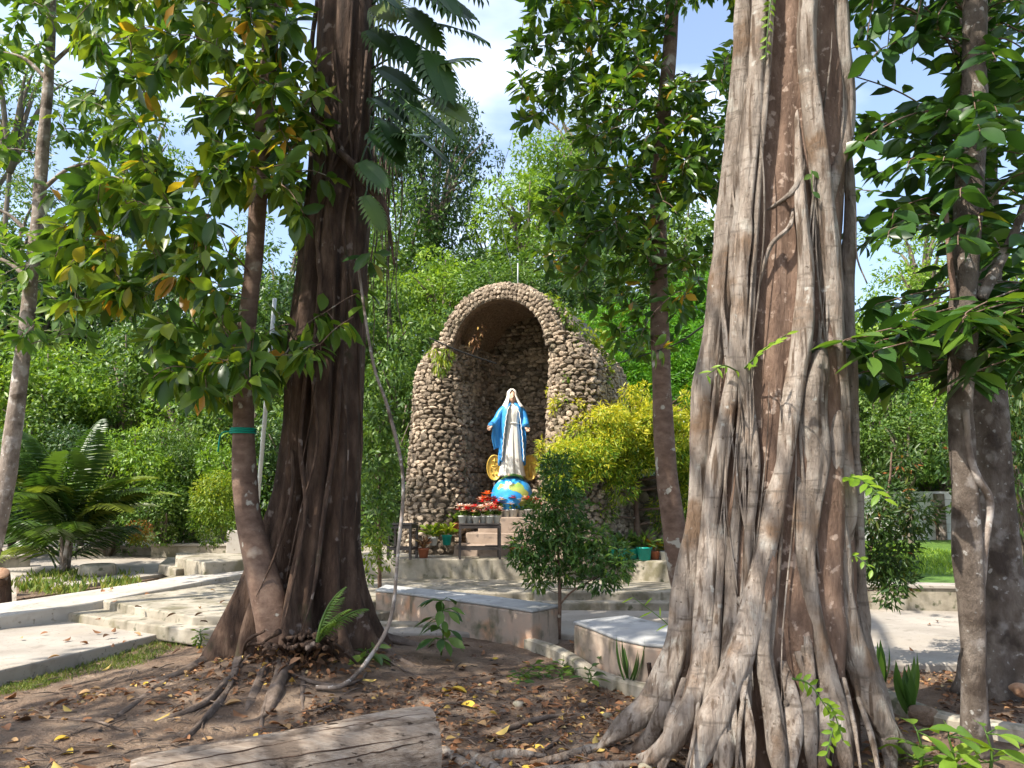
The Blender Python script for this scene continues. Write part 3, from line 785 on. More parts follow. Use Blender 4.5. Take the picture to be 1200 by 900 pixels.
# head
rings = []
for t_ in np.linspace(0, 1, 22):
    z = 1.265 + .215 * t_
    w = math.sin(math.pi * min(1, .06 + .92 * t_) ** .85) ** .6
    ring_ = []
    for a in np.linspace(0, 2 * math.pi, 28, endpoint=False):
        x, y = .066 * w * math.cos(a), .082 * w * math.sin(a) - .012
        fr = math.exp(-((a - 1.5 * math.pi) / .22) ** 2)
        y -= fr * (.022 * math.exp(-((t_ - .43) / .09) ** 2) + .010 * math.exp(-((t_ - .2) / .05) ** 2) + .008 * math.exp(-((t_ - .08) / .06) ** 2))
        for ex in (-.42, .42): y += .012 * math.exp(-((a - 1.5 * math.pi - ex) / .16) ** 2) * math.exp(-((t_ - .54) / .06) ** 2)
        ring_.append((x, y, z))
    rings.append(sw(ring_))
hd = MB().add(*loft(rings)).obj('head', M['skin'], statue)
for ex in (-.028, .028): MB().add(*lathe([(.001, -.006), (.009, -.003), (.009, .003), (.001, .006)], sw([(ex, -.078, 1.382)])[0], 8)).obj('eye', M['metal'], hd)
MB().add(*tube(sw([(-.018, -.088, 1.313), (0, -.092, 1.311), (.018, -.088, 1.313)]), .005, 6)).obj('mouth', M['terracotta'], hd)
# veil: a shell over the head open at the face, falling on the shoulders
rings = []; zs_ = np.linspace(0, 1, 18); V = []
for t_ in zs_:
    z = 1.525 - .33 * t_
    if t_ < .35: w = .092 * math.sin(math.pi / 2 * min(1, (t_ + .02) / .30)) ** .6
    else: w = .092 + .11 * ((t_ - .35) / .65) ** 1.4
    gap = .18 + .42 * min(1, t_ / .25)
    for a in np.linspace(1.5 * math.pi + gap, 3.5 * math.pi - gap, 33):
        k_ = 1 + .05 * math.sin(7 * a) * t_
        V.append((w * k_ * math.cos(a) + .02 * t_ * t_, w * (1.15 - .35 * t_) * k_ * math.sin(a) + .012, z))
FV = [(i * 33 + k_, i * 33 + k_ + 1, (i + 1) * 33 + k_ + 1, (i + 1) * 33 + k_) for i in range(17) for k_ in range(32)]
o = MB().add(sw(V), FV).obj('veil', M['st_white'], statue); sm = o.modifiers.new('thickness', 'SOLIDIFY'); sm.thickness = .014; sm.offset = 1
# mantle: shell round the back and shoulders, open in front
mant_tab = [(.22, .215, .20, 1.00), (.4, .215, .195, .92), (.7, .205, .18, .80), (.95, .195, .165, .66), (1.1, .19, .15, .52), (1.18, .178, .125, .42), (1.225, .12, .09, .34), (1.25, .08, .075, .30)]
V = []; NZ, NK = 30, 49
for z in np.linspace(.22, 1.25, NZ):
    rx, ry, gap = interp_tab(mant_tab, z)
    for a in np.linspace(1.5 * math.pi + gap, 3.5 * math.pi - gap, NK):
        k_ = 1 + .05 * np.clip((1.2 - z), 0, 1) * math.sin(13 * a + 2 * z)
        drop = -.05 * math.sin(5 * a) * np.clip((.5 - z) / .3, 0, 1)
        V.append((rx * k_ * math.cos(a), ry * k_ * math.sin(a), z + drop))
FM = [(i * NK + k_, i * NK + k_ + 1, (i + 1) * NK + k_ + 1, (i + 1) * NK + k_) for i in range(NZ - 1) for k_ in range(NK - 1)]
o = MB().add(sw(V), FM).obj('mantle', M['st_blue'], statue); sm = o.modifiers.new('thickness', 'SOLIDIFY'); sm.thickness = .02; sm.offset = 1
for sgn in (-1, 1):                            # pale scrolled border along the open edges of the mantle
    ed = []
    for z in np.linspace(.26, 1.2, 26):
        rx, ry, gap = interp_tab(mant_tab, z); a = 1.5 * math.pi + sgn * gap
        ed.append((rx * 1.07 * math.cos(a) + .006 * math.sin(60 * z), ry * 1.07 * math.sin(a) - .006, z))
    MB().add(*tube(sw(ed), .0085, 6, n=70)).obj('mantle_border', M['st_white'], statue)
def arm(sgn, hand, drape):
    sh, el, wr = np.array([.15 * sgn, -.005, 1.165]), np.array([(.27 if sgn < 0 else .22) * sgn, -.045, .98]), np.array(hand)
    P = catmull(np.array([sh * [.8, 1, 1.01], sh, (sh + el) / 2 + [0.01 * sgn, 0, 0.01], el, (el + wr) / 2, wr]), 18)
    rd = np.interp(np.linspace(0, 1, 18), [0, .2, .5, .8, 1], [.06, .07, .072, .075, .085])
    MB().add(*tube(sw(P), rd, 16, wob=.05, flat=.8)).obj('sleeve', M['st_blue'], statue)
    # hanging drape below the forearm
    rings = []
    for t_ in np.linspace(0, 1, 16):
        ring_ = []
        for u_ in np.linspace(0, 2 * math.pi, 32, endpoint=False):
            q = .5 + .5 * math.cos(u_)
            top = sh * (1 - q) + wr * q + np.array([-.02 * sgn, 0, -.03]); top[2] += .02
            bot = np.array([(.16 + drape[0] * q) * sgn, .0, drape[1] + drape[2] * q])
            p = top * (1 - t_) + bot * t_
            p[0] += .03 * sgn * math.sin(math.pi * t_) * q
            p[1] += .042 * math.sin(u_) * (1 - .4 * t_) + .014 * math.sin(9 * u_ + 2 * t_) * t_
            ring_.append(p)
        rings.append(sw(ring_))
    MB().add(*loft(rings)).obj('mantle_drape', M['st_blue'], statue)
    # hand: palm and five fingers, palm turned forward
    d = unit(wr - el) * .75 + np.array([.25 * sgn, -.35, -.1]); d = unit(d)
    side = unit(np.cross(d, [0, -1, .25])) * sgn
    mh = MB()
    mh.add(*tube(sw(np.array([wr - d * .05, wr, wr + d * .035, wr + d * .075])), [.021, .02, .032, .03], 10, flat=.55))
    for k_, (off, L_) in enumerate(((-.022, .05), (-.008, .06), (.007, .057), (.021, .045))):
        b0 = wr + d * .07 + side * off
        mh.add(*tube(sw(np.array([b0, b0 + d * L_ * .5 + [0, -.004, .0], b0 + d * L_ + [0, -.012, -.006]])), [.0085, .008, .006], 7))
    b0 = wr + d * .03 - side * .024
    mh.add(*tube(sw(np.array([b0, b0 + d * .022 - side * .02, b0 + d * .045 - side * .026])), [.01, .009, .007], 7))
    mh.obj('hand', M['skin'], statue)
arm(-1, (-.37, -.13, .85), (.15, .52, -.06))
arm(1, (.22, -.15, .84), (.06, .36, -.03))
for sgn in (-1, 1):
    MB().add(*tube(sw([(.07 * sgn, -.10, .012), (.075 * sgn, -.17, .014), (.08 * sgn, -.215, .010)]), [.032, .034, .018], 10, flat=.7)).obj('foot', M['skin'], statue)
MB().add(*tube(sw([(-.2, -.09, -.06), (-.15, -.17, -.02), (-.05, -.19, .015), (.05, -.2, .012), (.14, -.18, -.02), (.2, -.1, -.055)]), [.012, .02, .024, .024, .02, .01], 10, n=24)).obj('serpent', M['snake'], statue)
# gold medallions behind the globe, on stems set in the altar
def medallion(px, py, label, front):
    c_ = at(px, py, SD + .10); t_ = thing('gold_medallion', (c_[0], c_[1], c_[2] - .24), label, 'medallion')
    A_, B2 = .135, .225
    el = lambda k_, y: np.array([(c_[0] + A_ * k_ * math.cos(a), c_[1] + y, c_[2] + B2 * k_ * math.sin(a)) for a in np.linspace(0, 2 * math.pi, 40, endpoint=False)])
    MB().add(*loft([el(1, .02), el(1, -.01), el(.93, -.018), el(.88, -.006)])).obj('disc', M['gold'], t_)
    MB().add(*tube(np.concatenate([el(.95, -.016), el(.95, -.016)[:1]]), .011, 8)).obj('rim', M['gold'], t_)
    MB().add(*tube([(c_[0], c_[1] + .01, c_[2] - B2 + .02), (c_[0], c_[1] + .02, .9)], .018, 8)).obj('stem', M['metal'], t_)
    def bar(*pts, r_=.0095): return tube(np.array([(c_[0] + x, c_[1] - .012, c_[2] + z_) for x, z_ in pts]), r_, 6)
    mm = MB()
    if front:
        mm.add(*bar((0, .04), (0, .16))); mm.add(*bar((-.04, .115), (.04, .115))); mm.add(*bar((-.065, .035), (.065, .035)))
        mm.add(*bar((-.055, -.06), (-.055, .02), (0, -.035), (.055, .02), (.055, -.06)))
        for sx in (-1, 1): mm.add(*lathe([(.002, -.02), (.022, 0), (.002, .02)], (c_[0] + .03 * sx, c_[1] - .012, c_[2] - .115), 8))
    else:
        mm.add(*bar((0, -.15), (0, -.02), (0, .06), r_=.03)); mm.add(*bar((-.065, -.05), (-.01, .04), (.01, .04), (.065, -.05), r_=.011)); mm.add(*lathe([(.002, -.03), (.025, 0), (.002, .03)], (c_[0], c_[1] - .012, c_[2] + .105), 8))
    mm.obj('relief', M['gold'], t_)
medallion(579.5, 548, 'gold oval medallion with a cross and letter relief', True)
medallion(621, 548, 'gold oval medallion with a standing figure relief', False)

# ---- tables
def table(c_, w, d, h, rz, label):
    t_ = thing('metal_table', (c_[0], c_[1], .5), label, 'table')
    def loc(x, y): return (c_[0] + x * math.cos(rz) - y * math.sin(rz), c_[1] + x * math.sin(rz) + y * math.cos(rz))
    bevel(MB().box((c_[0], c_[1], .5 + h - .012), (w, d, .024), rz).obj('table_top', M['metal'], t_, smooth=False), .004)
    for sx in (-1, 1):
        for sy in (-1, 1):
            p = loc(sx * (w / 2 - .02), sy * (d / 2 - .02)); MB().box((*p, .5 + (h - .03) / 2), (.036, .036, h - .03), rz).obj('leg', M['metal'], t_, smooth=False)
    for zz in (h - .055, .16):
        for sy in (-1, 1):
            p = loc(0, sy * (d / 2 - .02)); MB().box((*p, .5 + zz), (w - .077, .028, .04), rz).obj('rail', M['metal'], t_, smooth=False)
        for sx in (-1, 1):
            p = loc(sx * (w / 2 - .02), 0); MB().box((*p, .5 + zz), (.028, d - .077, .038), rz).obj('rail', M['metal'], t_, smooth=False)
    return t_
TC = at(562, 632, 12.35); TH = at(562, 613, 12.35)[2] - .5
table(TC, .66, .34, TH, R(5), 'dark metal table in front of the altar carrying potted flowers')
T2 = at(472, 630, 12.3)
table(T2, .40, .34, TH, R(-12), 'dark metal table standing by the left stone pier')

# ---- potted flowers
def pot_mesh(r, h, mat):
    return MB().add(*lathe([(r * .72, 0), (r * .95, h * .86), (r * 1.06, h * .87), (r * 1.06, h), (r * .9, h), (r * .85, h * .85), (.005, h * .82)], (0, 0, 0), 16)).mesh('pot', mat)
def rosette(n, L_, c_, mat, v0=0.5, tilt=.5):
    a = np.linspace(0, 2 * math.pi, n, endpoint=False) + U(0, 1)
    d = np.stack([np.cos(a), np.sin(a), np.full(n, tilt)], 1)
    V, F, v = scatter(T_leaf(.5, .04, .1), np.repeat(np.array([c_]), n, 0), d, np.broadcast_to([0, 0, 1.0], (n, 3)) + 0 * d, L_, np.clip(U(0, 1, n), 0, 1))
    return V, F, v
def flower_pot(proto_kind):
    """mesh parts in local coordinates: list of (name, mesh)"""
    pm, fm, nb, Lf, r, h = proto_kind
    parts = [('pot', pot_mesh(r, h, pm))]
    n = 34; d = unit(np.stack([U(-1, 1, n), U(-1, 1, n), U(.2, 1.2, n)], 1)); pos = d * [r * .6, r * .6, .02] + [0, 0, h]
    V, F, v = scatter(MIDL, pos, d, rand_dirs(n) + [0, 0, 1], U(.05, .08, n), U(0, 1, n)); parts.append(('foliage', mkmesh('foliage', V, F, M['lf_green'], v)))
    for k_ in range(nb):
        a = 2 * math.pi * k_ / nb + U(-.4, .4); c_ = (math.cos(a) * r * .9, math.sin(a) * r * .9, h + U(.05, .13))
        V1, F1, v1 = rosette(6, Lf, c_, None, tilt=.35); V2, F2, v2 = rosette(4, Lf * .6, np.array(c_) + [0, 0, .012], None, tilt=1.0)
        parts.append(('blossom', mkmesh('blossom', np.concatenate([V1, V2]), np.concatenate([F1, F2 + len(V1)]), fm[k_ % len(fm)], np.concatenate([v1, v2]))))
    return parts
protos = [flower_pot((M['whitepot'], [M['petal_red'], M['petal_pink'], M['petal_pink']], 6, .065, .052, .09)), flower_pot((M['whitepot'], [M['petal_red'], M['petal_pink']], 6, .07, .052, .09)), flower_pot((M['whitepot'], [M['petal_pink'], M['petal_red']], 6, .065, .052, .09))]
def place_pot(parts, p, label, group, rz=0, sc=1.0, name='flower_pot', cat='flower pot'):
    t_ = thing(name, p, label, cat, group); t_.rotation_euler = (0, 0, rz); t_.scale = (sc, sc, sc)
    for nm, me in parts:
        o = bpy.data.objects.new(nm, me); C.objects.link(o); o.parent = t_
    return t_
for k_ in range(6):
    p = np.array([TC[0] - .27 + .108 * k_, TC[1] - .06 + .05 * (k_ % 2) , .5 + TH])
    place_pot(protos[k_ % 3], p, 'small white pot of red and white flowers on the metal table', 'flower pots on the metal table', U(0, 6), U(1.2, 1.35))
zb = gc[2] - .33
for k_ in range(8):
    p = np.array([sb[0] - .47 + .125 * k_, 13.35 - .28 + .04 * (k_ % 2), zb])
    place_pot(protos[(k_ + 1) % 3], p, 'small white pot of red and white flowers on the altar below the globe', 'flower pots on the altar', U(0, 6), U(1.3, 1.5))
lily = flower_pot((M['whitepot'], [M['petal_orange']], 3, .10, .05, .15))
place_pot(lily, at(571, 596, 13.12) * [1, 1, 0] + [0, 0, zb], 'vase of large orange-red lilies standing among the altar flowers', None, .5, 1.35, 'flower_vase', 'vase')
# leafy potted plants
def leafy_pot(p, r, h, pm, lm, n, L_, spread, T, label, group=None, cat='potted plant', up_=1.0):
    t_ = thing('potted_plant', p, label, cat, group)
    me = pot_mesh(r, h, pm); o = bpy.data.objects.new('pot', me); C.objects.link(o); o.parent = t_
    d = unit(np.stack([U(-1, 1, n), U(-1, 1, n), U(.2, 1.3, n) * up_], 1))
    pos = np.array(p) + d * U(.0, spread, n)[:, None] + [0, 0, h]
    leafy(t_, 'pp' + str(len(T[0])), T, pos, d + [0, 0, -.15], rand_dirs(n) * .5 + [0, 0, 1], U(.7, 1.2, n) * L_, U(0, 1, n), lm, nparts=0)
    return t_
def onz(px, D, z): q = at(px, 600, D); return np.array([q[0], D, z])
leafy_pot(onz(524, 12.72, .68), .085, .16, M['teal'], M['lf_yel'], 50, .12, .2, LEAFW, 'teal pot with yellow-green leaves on the altar step')
leafy_pot(onz(533, 13.1, .86), .09, .16, M['terracotta'], M['lf_green'], 60, .10, .2, MIDL, 'terracotta pot with green leaves on the upper altar step')
leafy_pot(onz(508, 12.62, .68), .08, .13, M['whitepot'], M['lf_yel'], 50, .12, .18, LEAFW, 'white pot of pale yellow leaves beside the teal pot')
leafy_pot(onz(497, 12.45, .50), .09, .15, M['terracotta'], M['lf_dry'], 40, .12, .16, MIDL, 'terracotta pot with dry brown leaves by the left pier')
leafy_pot(onz(604, 12.5, .50), .10, .17, M['terracotta'], M['lf_green'], 40, .10, .16, MIDL, 'terracotta pot standing on the platform behind the sapling')
for k_, px in enumerate((704, 716, 729, 741)):
    leafy_pot(onz(px, 12.1 + .08 * (k_ % 2), .50), .095, .17, M['teal'], M['lf_green'], 40, .13, .18, LEAF, 'teal plant pot in the row along the platform edge', 'teal pots along the platform edge')
leafy_pot(onz(754, 12.05, .50), .12, .20, M['teal'], M['lf_green'], 46, .16, .22, LONGL, 'largest teal pot with long leaves at the end of its row')
leafy_pot(onz(766, 12.15, .50), .085, .13, M['terracotta'], M['lf_orange'], 46, .16, .16, LONGL, 'terracotta pot with an orange tinged rosette plant')
leafy_pot(onz(778, 12.1, .50), .085, .13, M['whitepot'], M['lf_green'], 40, .14, .16, LONGL, 'white pot with spiky green leaves on the platform edge')
leafy_pot(onz(789, 12.05, .50), .085, .15, M['whitepot'], M['lf_rust'], 40, .14, .18, LEAF, 'white pot with rust tipped leaves next to the slim tree')
# ================================================================== NEAR TREES
UPV = np.array([0, 0, 1.0])
def whorls(centers, axis, nper, L_, droop=.5, spread=1.0, vmean=.4, vsd=.22):
    """rosettes of leaves round twig tips: returns pos, dir, up, size, v"""
    n = len(centers); N_ = n * nper
    c_ = np.repeat(centers, nper, 0); ax = np.repeat(unit(axis), nper, 0)
    a = np.tile(np.linspace(0, 2 * math.pi, nper, endpoint=False), n) + U(0, .9, N_) + np.repeat(U(0, 6, n), nper)
    e1 = unit(np.cross(ax, rand_dirs(N_))); e2 = np.cross(ax, e1)
    d = np.cos(a)[:, None] * e1 + np.sin(a)[:, None] * e2
    d = unit(d * spread + ax * U(.1, .7, N_)[:, None] - UPV * droop * U(.4, 1.5, N_)[:, None])
    pos = c_ - ax * (U(0, .16, N_) * 1.0)[:, None] + d * .03
    up = unit(ax * .5 + UPV * .8 + .45 * rng.normal(size=(N_, 3)))
    v = np.clip(np.repeat(rng.normal(vmean, vsd * .7, n), nper) + rng.normal(0, vsd, N_), 0, 1)
    return pos, d, up, U(.7, 1.2, N_) * L_, v
def branch_to(mb, start, end, r0, r1, sag=.15, n=8, sides=6):
    m = (np.array(start) + np.array(end)) / 2 + rng.normal(size=3) * .08 * np.linalg.norm(np.array(end) - np.array(start)) + [0, 0, sag]
    mb.add(*tube([start, m, end], [r0, (r0 + r1) / 2, r1], sides, n=n))


def branch_net(stem, cent, mat, root, r0=.016, sag=.06):
    """twigs that fork: each tip joins the nearest stem point or an inner tip"""
    dist = np.array([np.linalg.norm(stem - c_, axis=1).min() for c_ in cent]); order = np.argsort(dist)
    nodes = [None] * len(cent); mb = MB(); done = []; axis = np.zeros((len(cent), 3))
    for i in order:
        c_ = cent[i]; js = np.argmin(np.linalg.norm(stem - (c_ - [0, 0, .12]), axis=1)); best, bd = stem[js], np.linalg.norm(stem[js] - c_)
        thick = r0
        if done:
            P_ = cent[done]; dd = np.linalg.norm(P_ - c_, axis=1) + .04; k_ = int(np.argmin(dd))
            if dd[k_] < bd: best, bd, thick = P_[k_], dd[k_], r0 * .5
        m = (best + c_) / 2 + np.array([0, 0, sag * bd]) + rng.normal(size=3) * .05 * bd
        mb.add(*tube([best, m, c_], [thick * (.5 + .5 * min(1, bd)), thick * .5, .004], 5, n=6)); axis[i] = unit(c_ - best); done.append(i)
    tag(mb.obj('twigs', mat, root), kind='stuff')
    return axis

# ---------------- left giant trunk
LD = 7.6
lt = thing('buttressed_tree', (*at(365, 765, LD)[:2], 0), 'massive dark brown tree trunk with folded buttresses and hanging aerial roots', 'tree')
tab = [(-420, 385, 455), (-150, 382, 448), (0, 378, 441), (100, 370, 439), (200, 365, 435), (300, 353, 429), (400, 343, 426), (500, 335, 425), (580, 322, 425), (640, 304, 428), (690, 282, 438), (730, 262, 455), (765, 246, 478), (795, 228, 500)]
pyv = np.concatenate([np.linspace(-420, 0, 8)[:-1], np.linspace(0, 795, 70)])
lobes = [(-166, .58, 10), (-134, .34, 8), (-92, .42, 10), (-74, .30, 6), (-46, .38, 9), (-18, .42, 10), (20, .4, 12), (60, .4, 12), (105, .4, 12), (150, .4, 11)]
rings = []; NT = 120; tt = np.linspace(0, 2 * math.pi, NT, endpoint=False)
for py_ in pyv[::-1]:
    x0 = np.interp(py_, [r_[0] for r_ in tab], [r_[1] for r_ in tab]); x1 = np.interp(py_, [r_[0] for r_ in tab], [r_[2] for r_ in tab])
    L0, L1 = at(x0, py_, LD), at(x1, py_, LD); c_ = (L0 + L1) / 2; r0 = (L1[0] - L0[0]) / 2
    low = np.clip((py_ - 430) / 340, 0, 1)
    amp = .28 + .75 * low ** 1.3
    rr = np.ones(NT) * (.97 - .36 * low)
    for a, am, w in lobes:
        da = (np.degrees(tt) - a + 180) % 360 - 180
        rr += am * amp * np.exp(-(da / w) ** 2) * (.9)
    rr -= .10 * amp
    da = (np.degrees(tt) + 112 + 180) % 360 - 180         # deep fissure facing the viewer
    rr -= (.12 + .60 * np.clip((py_ - 250) / 250, 0, 1) * np.clip((745 - py_) / 60, 0, 1)) * np.exp(-(da / 7.5) ** 2)
    da = (np.degrees(tt) + 62 + 180) % 360 - 180
    rr -= (.10 + .22 * np.clip((py_ - 350) / 200, 0, 1) * np.clip((745 - py_) / 60, 0, 1)) * np.exp(-(da / 5) ** 2)
    P = np.stack([c_[0] + r0 * rr * np.cos(tt), c_[1] + r0 * rr * np.sin(tt) * .95, np.full(NT, c_[2])], 1)
    P += (np.stack([np.cos(tt), np.sin(tt), 0 * tt], 1) * (.012 * fbm(P * [1, 1, .35], 7, 3, 2))[:, None])
    rings.append(P)
MB().add(*loft(rings)).obj('trunk', M['bark_left'], lt)
def lpt(px, py_, out=0.0):
    """point on the visible side of the left trunk"""
    x0 = np.interp(py_, [r_[0] for r_ in tab], [r_[1] for r_ in tab]); x1 = np.interp(py_, [r_[0] for r_ in tab], [r_[2] for r_ in tab])
    s = np.clip((px - (x0 + x1) / 2) / ((x1 - x0) / 2), -1, 1); r0 = (x1 - x0) / 2 * LD / 900
    return at(px, py_, LD - r0 * (math.sqrt(max(0, 1 - s * s)) * 1.15) - out)
# slender aerial roots and woody vines on the trunk
for pts, w in (([(392, 60), (398, 150), (372, 260), (376, 330), (366, 430), (372, 520), (352, 600), (335, 680)], 5), ([(420, 140), (384, 215), (372, 300), (380, 370), (368, 470), (350, 560)], 4), ([(372, 0), (366, 70), (390, 150), (422, 210), (450, 243)], 6),
               ([(430, 60), (418, 180), (402, 260), (412, 350), (400, 420), (408, 520), (402, 640)], 4), ([(352, 300), (346, 380), (336, 470), (344, 560), (326, 640), (300, 700)], 6), ([(405, 300), (399, 420), (392, 520), (380, 600), (368, 690), (352, 745)], 7),
               ([(384, 90), (380, 190), (392, 320), (385, 440), (390, 560)], 3), ([(413, 0), (408, 120), (416, 240), (412, 330)], 4), ([(425, 330), (420, 420), (424, 520), (416, 610)], 4), ([(360, 420), (352, 520), (358, 600), (342, 690), (330, 740)], 5)):
    P = [lpt(x, y, .012) for x, y in pts]
    MB().add(*tube(P, [w * LD / 1800, w * LD / 1900, w * LD / 2200, .002], 7, n=40, wob=.12, seed=len(pts))).obj('aerial_root', M['bark_left'], lt)
P = [lpt(398, 178, .05), at(425, 205, 7.0), at(448, 238, 6.8), at(455, 262, 6.8), at(462, 310, 6.85)]
MB().add(*tube(P, [.03, .045, .035, .02, .01], 8, n=20, wob=.12)).obj('broken_limb', M['bark_left'], lt)
# hanging aerial roots at the right of the trunk, with the loop that reaches the ground
g0 = on(395, 806, 0.03)
P = [at(418, 300, 7.1), at(436, 420, 7.0), at(455, 480, 7.0), at(472, 560, 6.9), at(466, 650, 6.8), at(458, 725, 6.75), at(430, 775, 6.6), on(402, 803, .06), on(370, 806, .05)]
MB().add(*tube(P, [.014, .016, .016, .018, .018], 7, n=46, wob=.1)).obj('hanging_root', M['bark_grey'], lt)
for k_ in range(26):
    x = U(432, 475); y0 = U(40, 180); y1 = y0 + U(120, 330); D_ = U(7.2, 7.9)
    n5 = 6; P = [at(x + U(-4, 4) + (i - 3) * U(-1, 1), y0 + (y1 - y0) * i / n5, D_) for i in range(n5)]
    MB().add(*tube(P, [.010, .006, .004], 5, n=18)).obj('hanging_root', M['bark_root'], lt)
# roots spreading over the dirt
for pts, w in (([(300, 740), (255, 765), (215, 782), (160, 792), (110, 800)], .055), ([(320, 765), (300, 795), (285, 830), (270, 850)], .05), ([(345, 770), (335, 800), (318, 822), (285, 832)], .06), ([(355, 775), (352, 812), (362, 835)], .035),
               ([(300, 770), (262, 800), (235, 815), (200, 824), (150, 835)], .04), ([(270, 755), (225, 775), (170, 805), (120, 838)], .05), ([(430, 745), (470, 752), (500, 748), (520, 740)], .075), ([(440, 760), (480, 775), (505, 770)], .045), ([(280, 780), (268, 812), (215, 850), (170, 862)], .035), ([(330, 785), (310, 830), (330, 856)], .03)):
    P = []
    for i, (x, y) in enumerate(pts):
        q = on(x + U(-7, 7) * (i > 0), y + U(-3, 3) * (i > 0), .06); q[2] = gh(q[0], q[1]) + w * (.8 if i == 0 else U(-.55, .45)) - .02 * i / len(pts); P.append(q)
    MB().add(*tube(P, [w * 1.1, w * .8, w * .65, w * .45, w * .08], 14, n=40, wob=.32, seed=int(w * 100))).obj('root', M['bark_root'], lt)
# shaggy root mass at the foot
for k_ in range(44):
    x = U(305, 395); a = lpt(x, U(738, 760), .0); e = on(x + U(-34, 34), U(766, 790), .02); e[2] = gh(e[0], e[1]) - .01
    m = (a + e) / 2 + [U(-.05, .05), -.06, .05]
    MB().add(*tube([a, m, e], [U(.008, .028), U(.008, .022), .006], 6, n=10, wob=.25, seed=k_)).obj('root', M['bark_left'], lt)
for x, y, r_ in ():
    c_ = lpt(x, y, .05); R_ = ROCKS[k_ % 6]
    V = R_[0] * r_ + c_
    sm = MB().add(V, R_[1]).obj('burl', M['bark_root'], lt); m5 = sm.modifiers.new('smooth', 'SUBSURF'); m5.levels = 2; m5.render_levels = 2

# ---------------- overhead crowns (above the frame): they give the foreground its dappled shade
def lobed_leaves(lobes_, per, T, L_, outward=.6, droop=.35, vj=.25):
    pos, d, up, v = [], [], [], []
    for (c_, r_) in lobes_:
        n = int(per * (np.prod(r_) ** (2 / 3)) + 6)
        q = rand_dirs(n); rad = U(.55, 1.05, n) ** .6
        p = np.array(c_) + q * rad[:, None] * np.array(r_)
        pos.append(p); dd = unit(q * outward + rand_dirs(n) * .8 - UPV * droop); d.append(dd)
        up.append(unit(q * .7 + UPV * .7 + .5 * rng.normal(size=(n, 3))))
        v.append(np.clip(rng.normal(.5, .14) + rng.normal(0, vj, n), 0, 1))
    pos, d, up, v = map(np.concatenate, (pos, d, up, v))
    return scatter(T, pos, d, up, U(.7, 1.25, len(pos)) * L_, v)
def overhead(root, trunk_top, boxes, n, r, mat, L_=.26):
    lob = []
    mb = MB()
    for (c0, c1) in boxes:
        for k_ in range(n):
            c_ = np.array([U(c0[i], c1[i]) for i in range(3)])
            lob.append((c_, (r * U(.7, 1.2), r * U(.7, 1.2), r * .55)))
            branch_to(mb, trunk_top, c_, .07, .015, .3)
    V, F, v = lobed_leaves(lob, 90, MIDL, L_)
    tag(mobj('crown', mkmesh('crown', V, F, mat, v), root), kind='stuff')
    mb.obj('limb', M['bark_left'] if mat is M['lf_green'] else M['bark_fig'], root)
overhead(lt, at(410, -380, LD), [((-9.6, -2.5, 8.2), (-4.0, 4.6, 10.0))], 56, .95, M['lf_green'])

# ---------------- left leafy tree: slender stem with a big drooping crown
lf = thing('leafy_tree', (*on(305, 745, 0)[:2], 0), 'slender mottled tree with large drooping green and orange leaves beside the dark trunk', 'tree')
P = [on(338, 775, .0), at(320, 722, 7.2), at(304, 660, 7.23), at(289, 590, 7.25), at(285, 500, 7.25), at(288, 400, 7.3), at(298, 300, 7.3), at(305, 200, 7.3), at(313, 100, 7.3), at(320, -20, 7.3), at(322, -200, 7.3)]
MB().add(*tube(P, [.26, .17, .135, .115, .10, .09, .085, .085, .085, .075, .07], 14, n=66, wob=.06)).obj('trunk', M['bark_mid'], lf)
cent = []
while len(cent) < 360:
    x, y = U(35, 440), U(-60, 465)
    # outline of the crown as a picture-independent hull: an egg hanging round the stem, thinner at left
    u_, w_ = (x - 255) / 205, (y - 190) / 275
    if abs(u_) ** 2.2 + abs(w_) ** 2.4 > 1: continue
    if x > 375 and 30 < y < 330 and rng.random() < .75: continue
    if fbm(np.array([[x, y, 0.]]), .021, 2, 4)[0] < -.42: continue
    D_ = 7.25 + U(-1.15, 1.0) * math.sqrt(max(.1, 1 - u_ * u_))
    cent.append(at(x, y, D_))
cent = np.array(cent)
stem = catmull(np.array(P), 60)
axis = branch_net(stem, cent, M['bark_mid'], lf) * [1, 1, .4] + [0, 0, .1]
pos, d, up, sz, v = whorls(cent, np.array(axis), 9, .24, droop=.85, vmean=.46, vsd=.21)
leafy(lf, 'leaf', LEAF, pos, d, up, sz, v, M['lf_big'], 300, extra=MIDL)
# green twine and a leaning grey pole
a = at(285, 505, 7.25)
tw = MB()
for dz in (-.02, 0, .018): tw.add(*tube([(a[0] + .115 * math.cos(q), a[1] + .115 * math.sin(q), a[2] + dz) for q in np.linspace(0, 2 * math.pi, 20)], .009, 6))
tw.add(*tube([a + [-.1, 0, 0], a + [-.2, -.02, -.03], a + [-.22, -.02, -.2]], .008, 6, n=8))
tag(tw.obj('green_twine', M['rope']), 'green twine tied round the slender stem', 'twine')
pl = MB().add(*tube([on(296, 660, .2) * [1, 1, 1], at(312, 470, 10.9), at(322, 350, 10.8)], [.035, .032, .03], 10, n=12)).obj('leaning_pole', M['pole'])
tag(pl, 'thin pale grey pole leaning behind the dark trunk', 'pole')

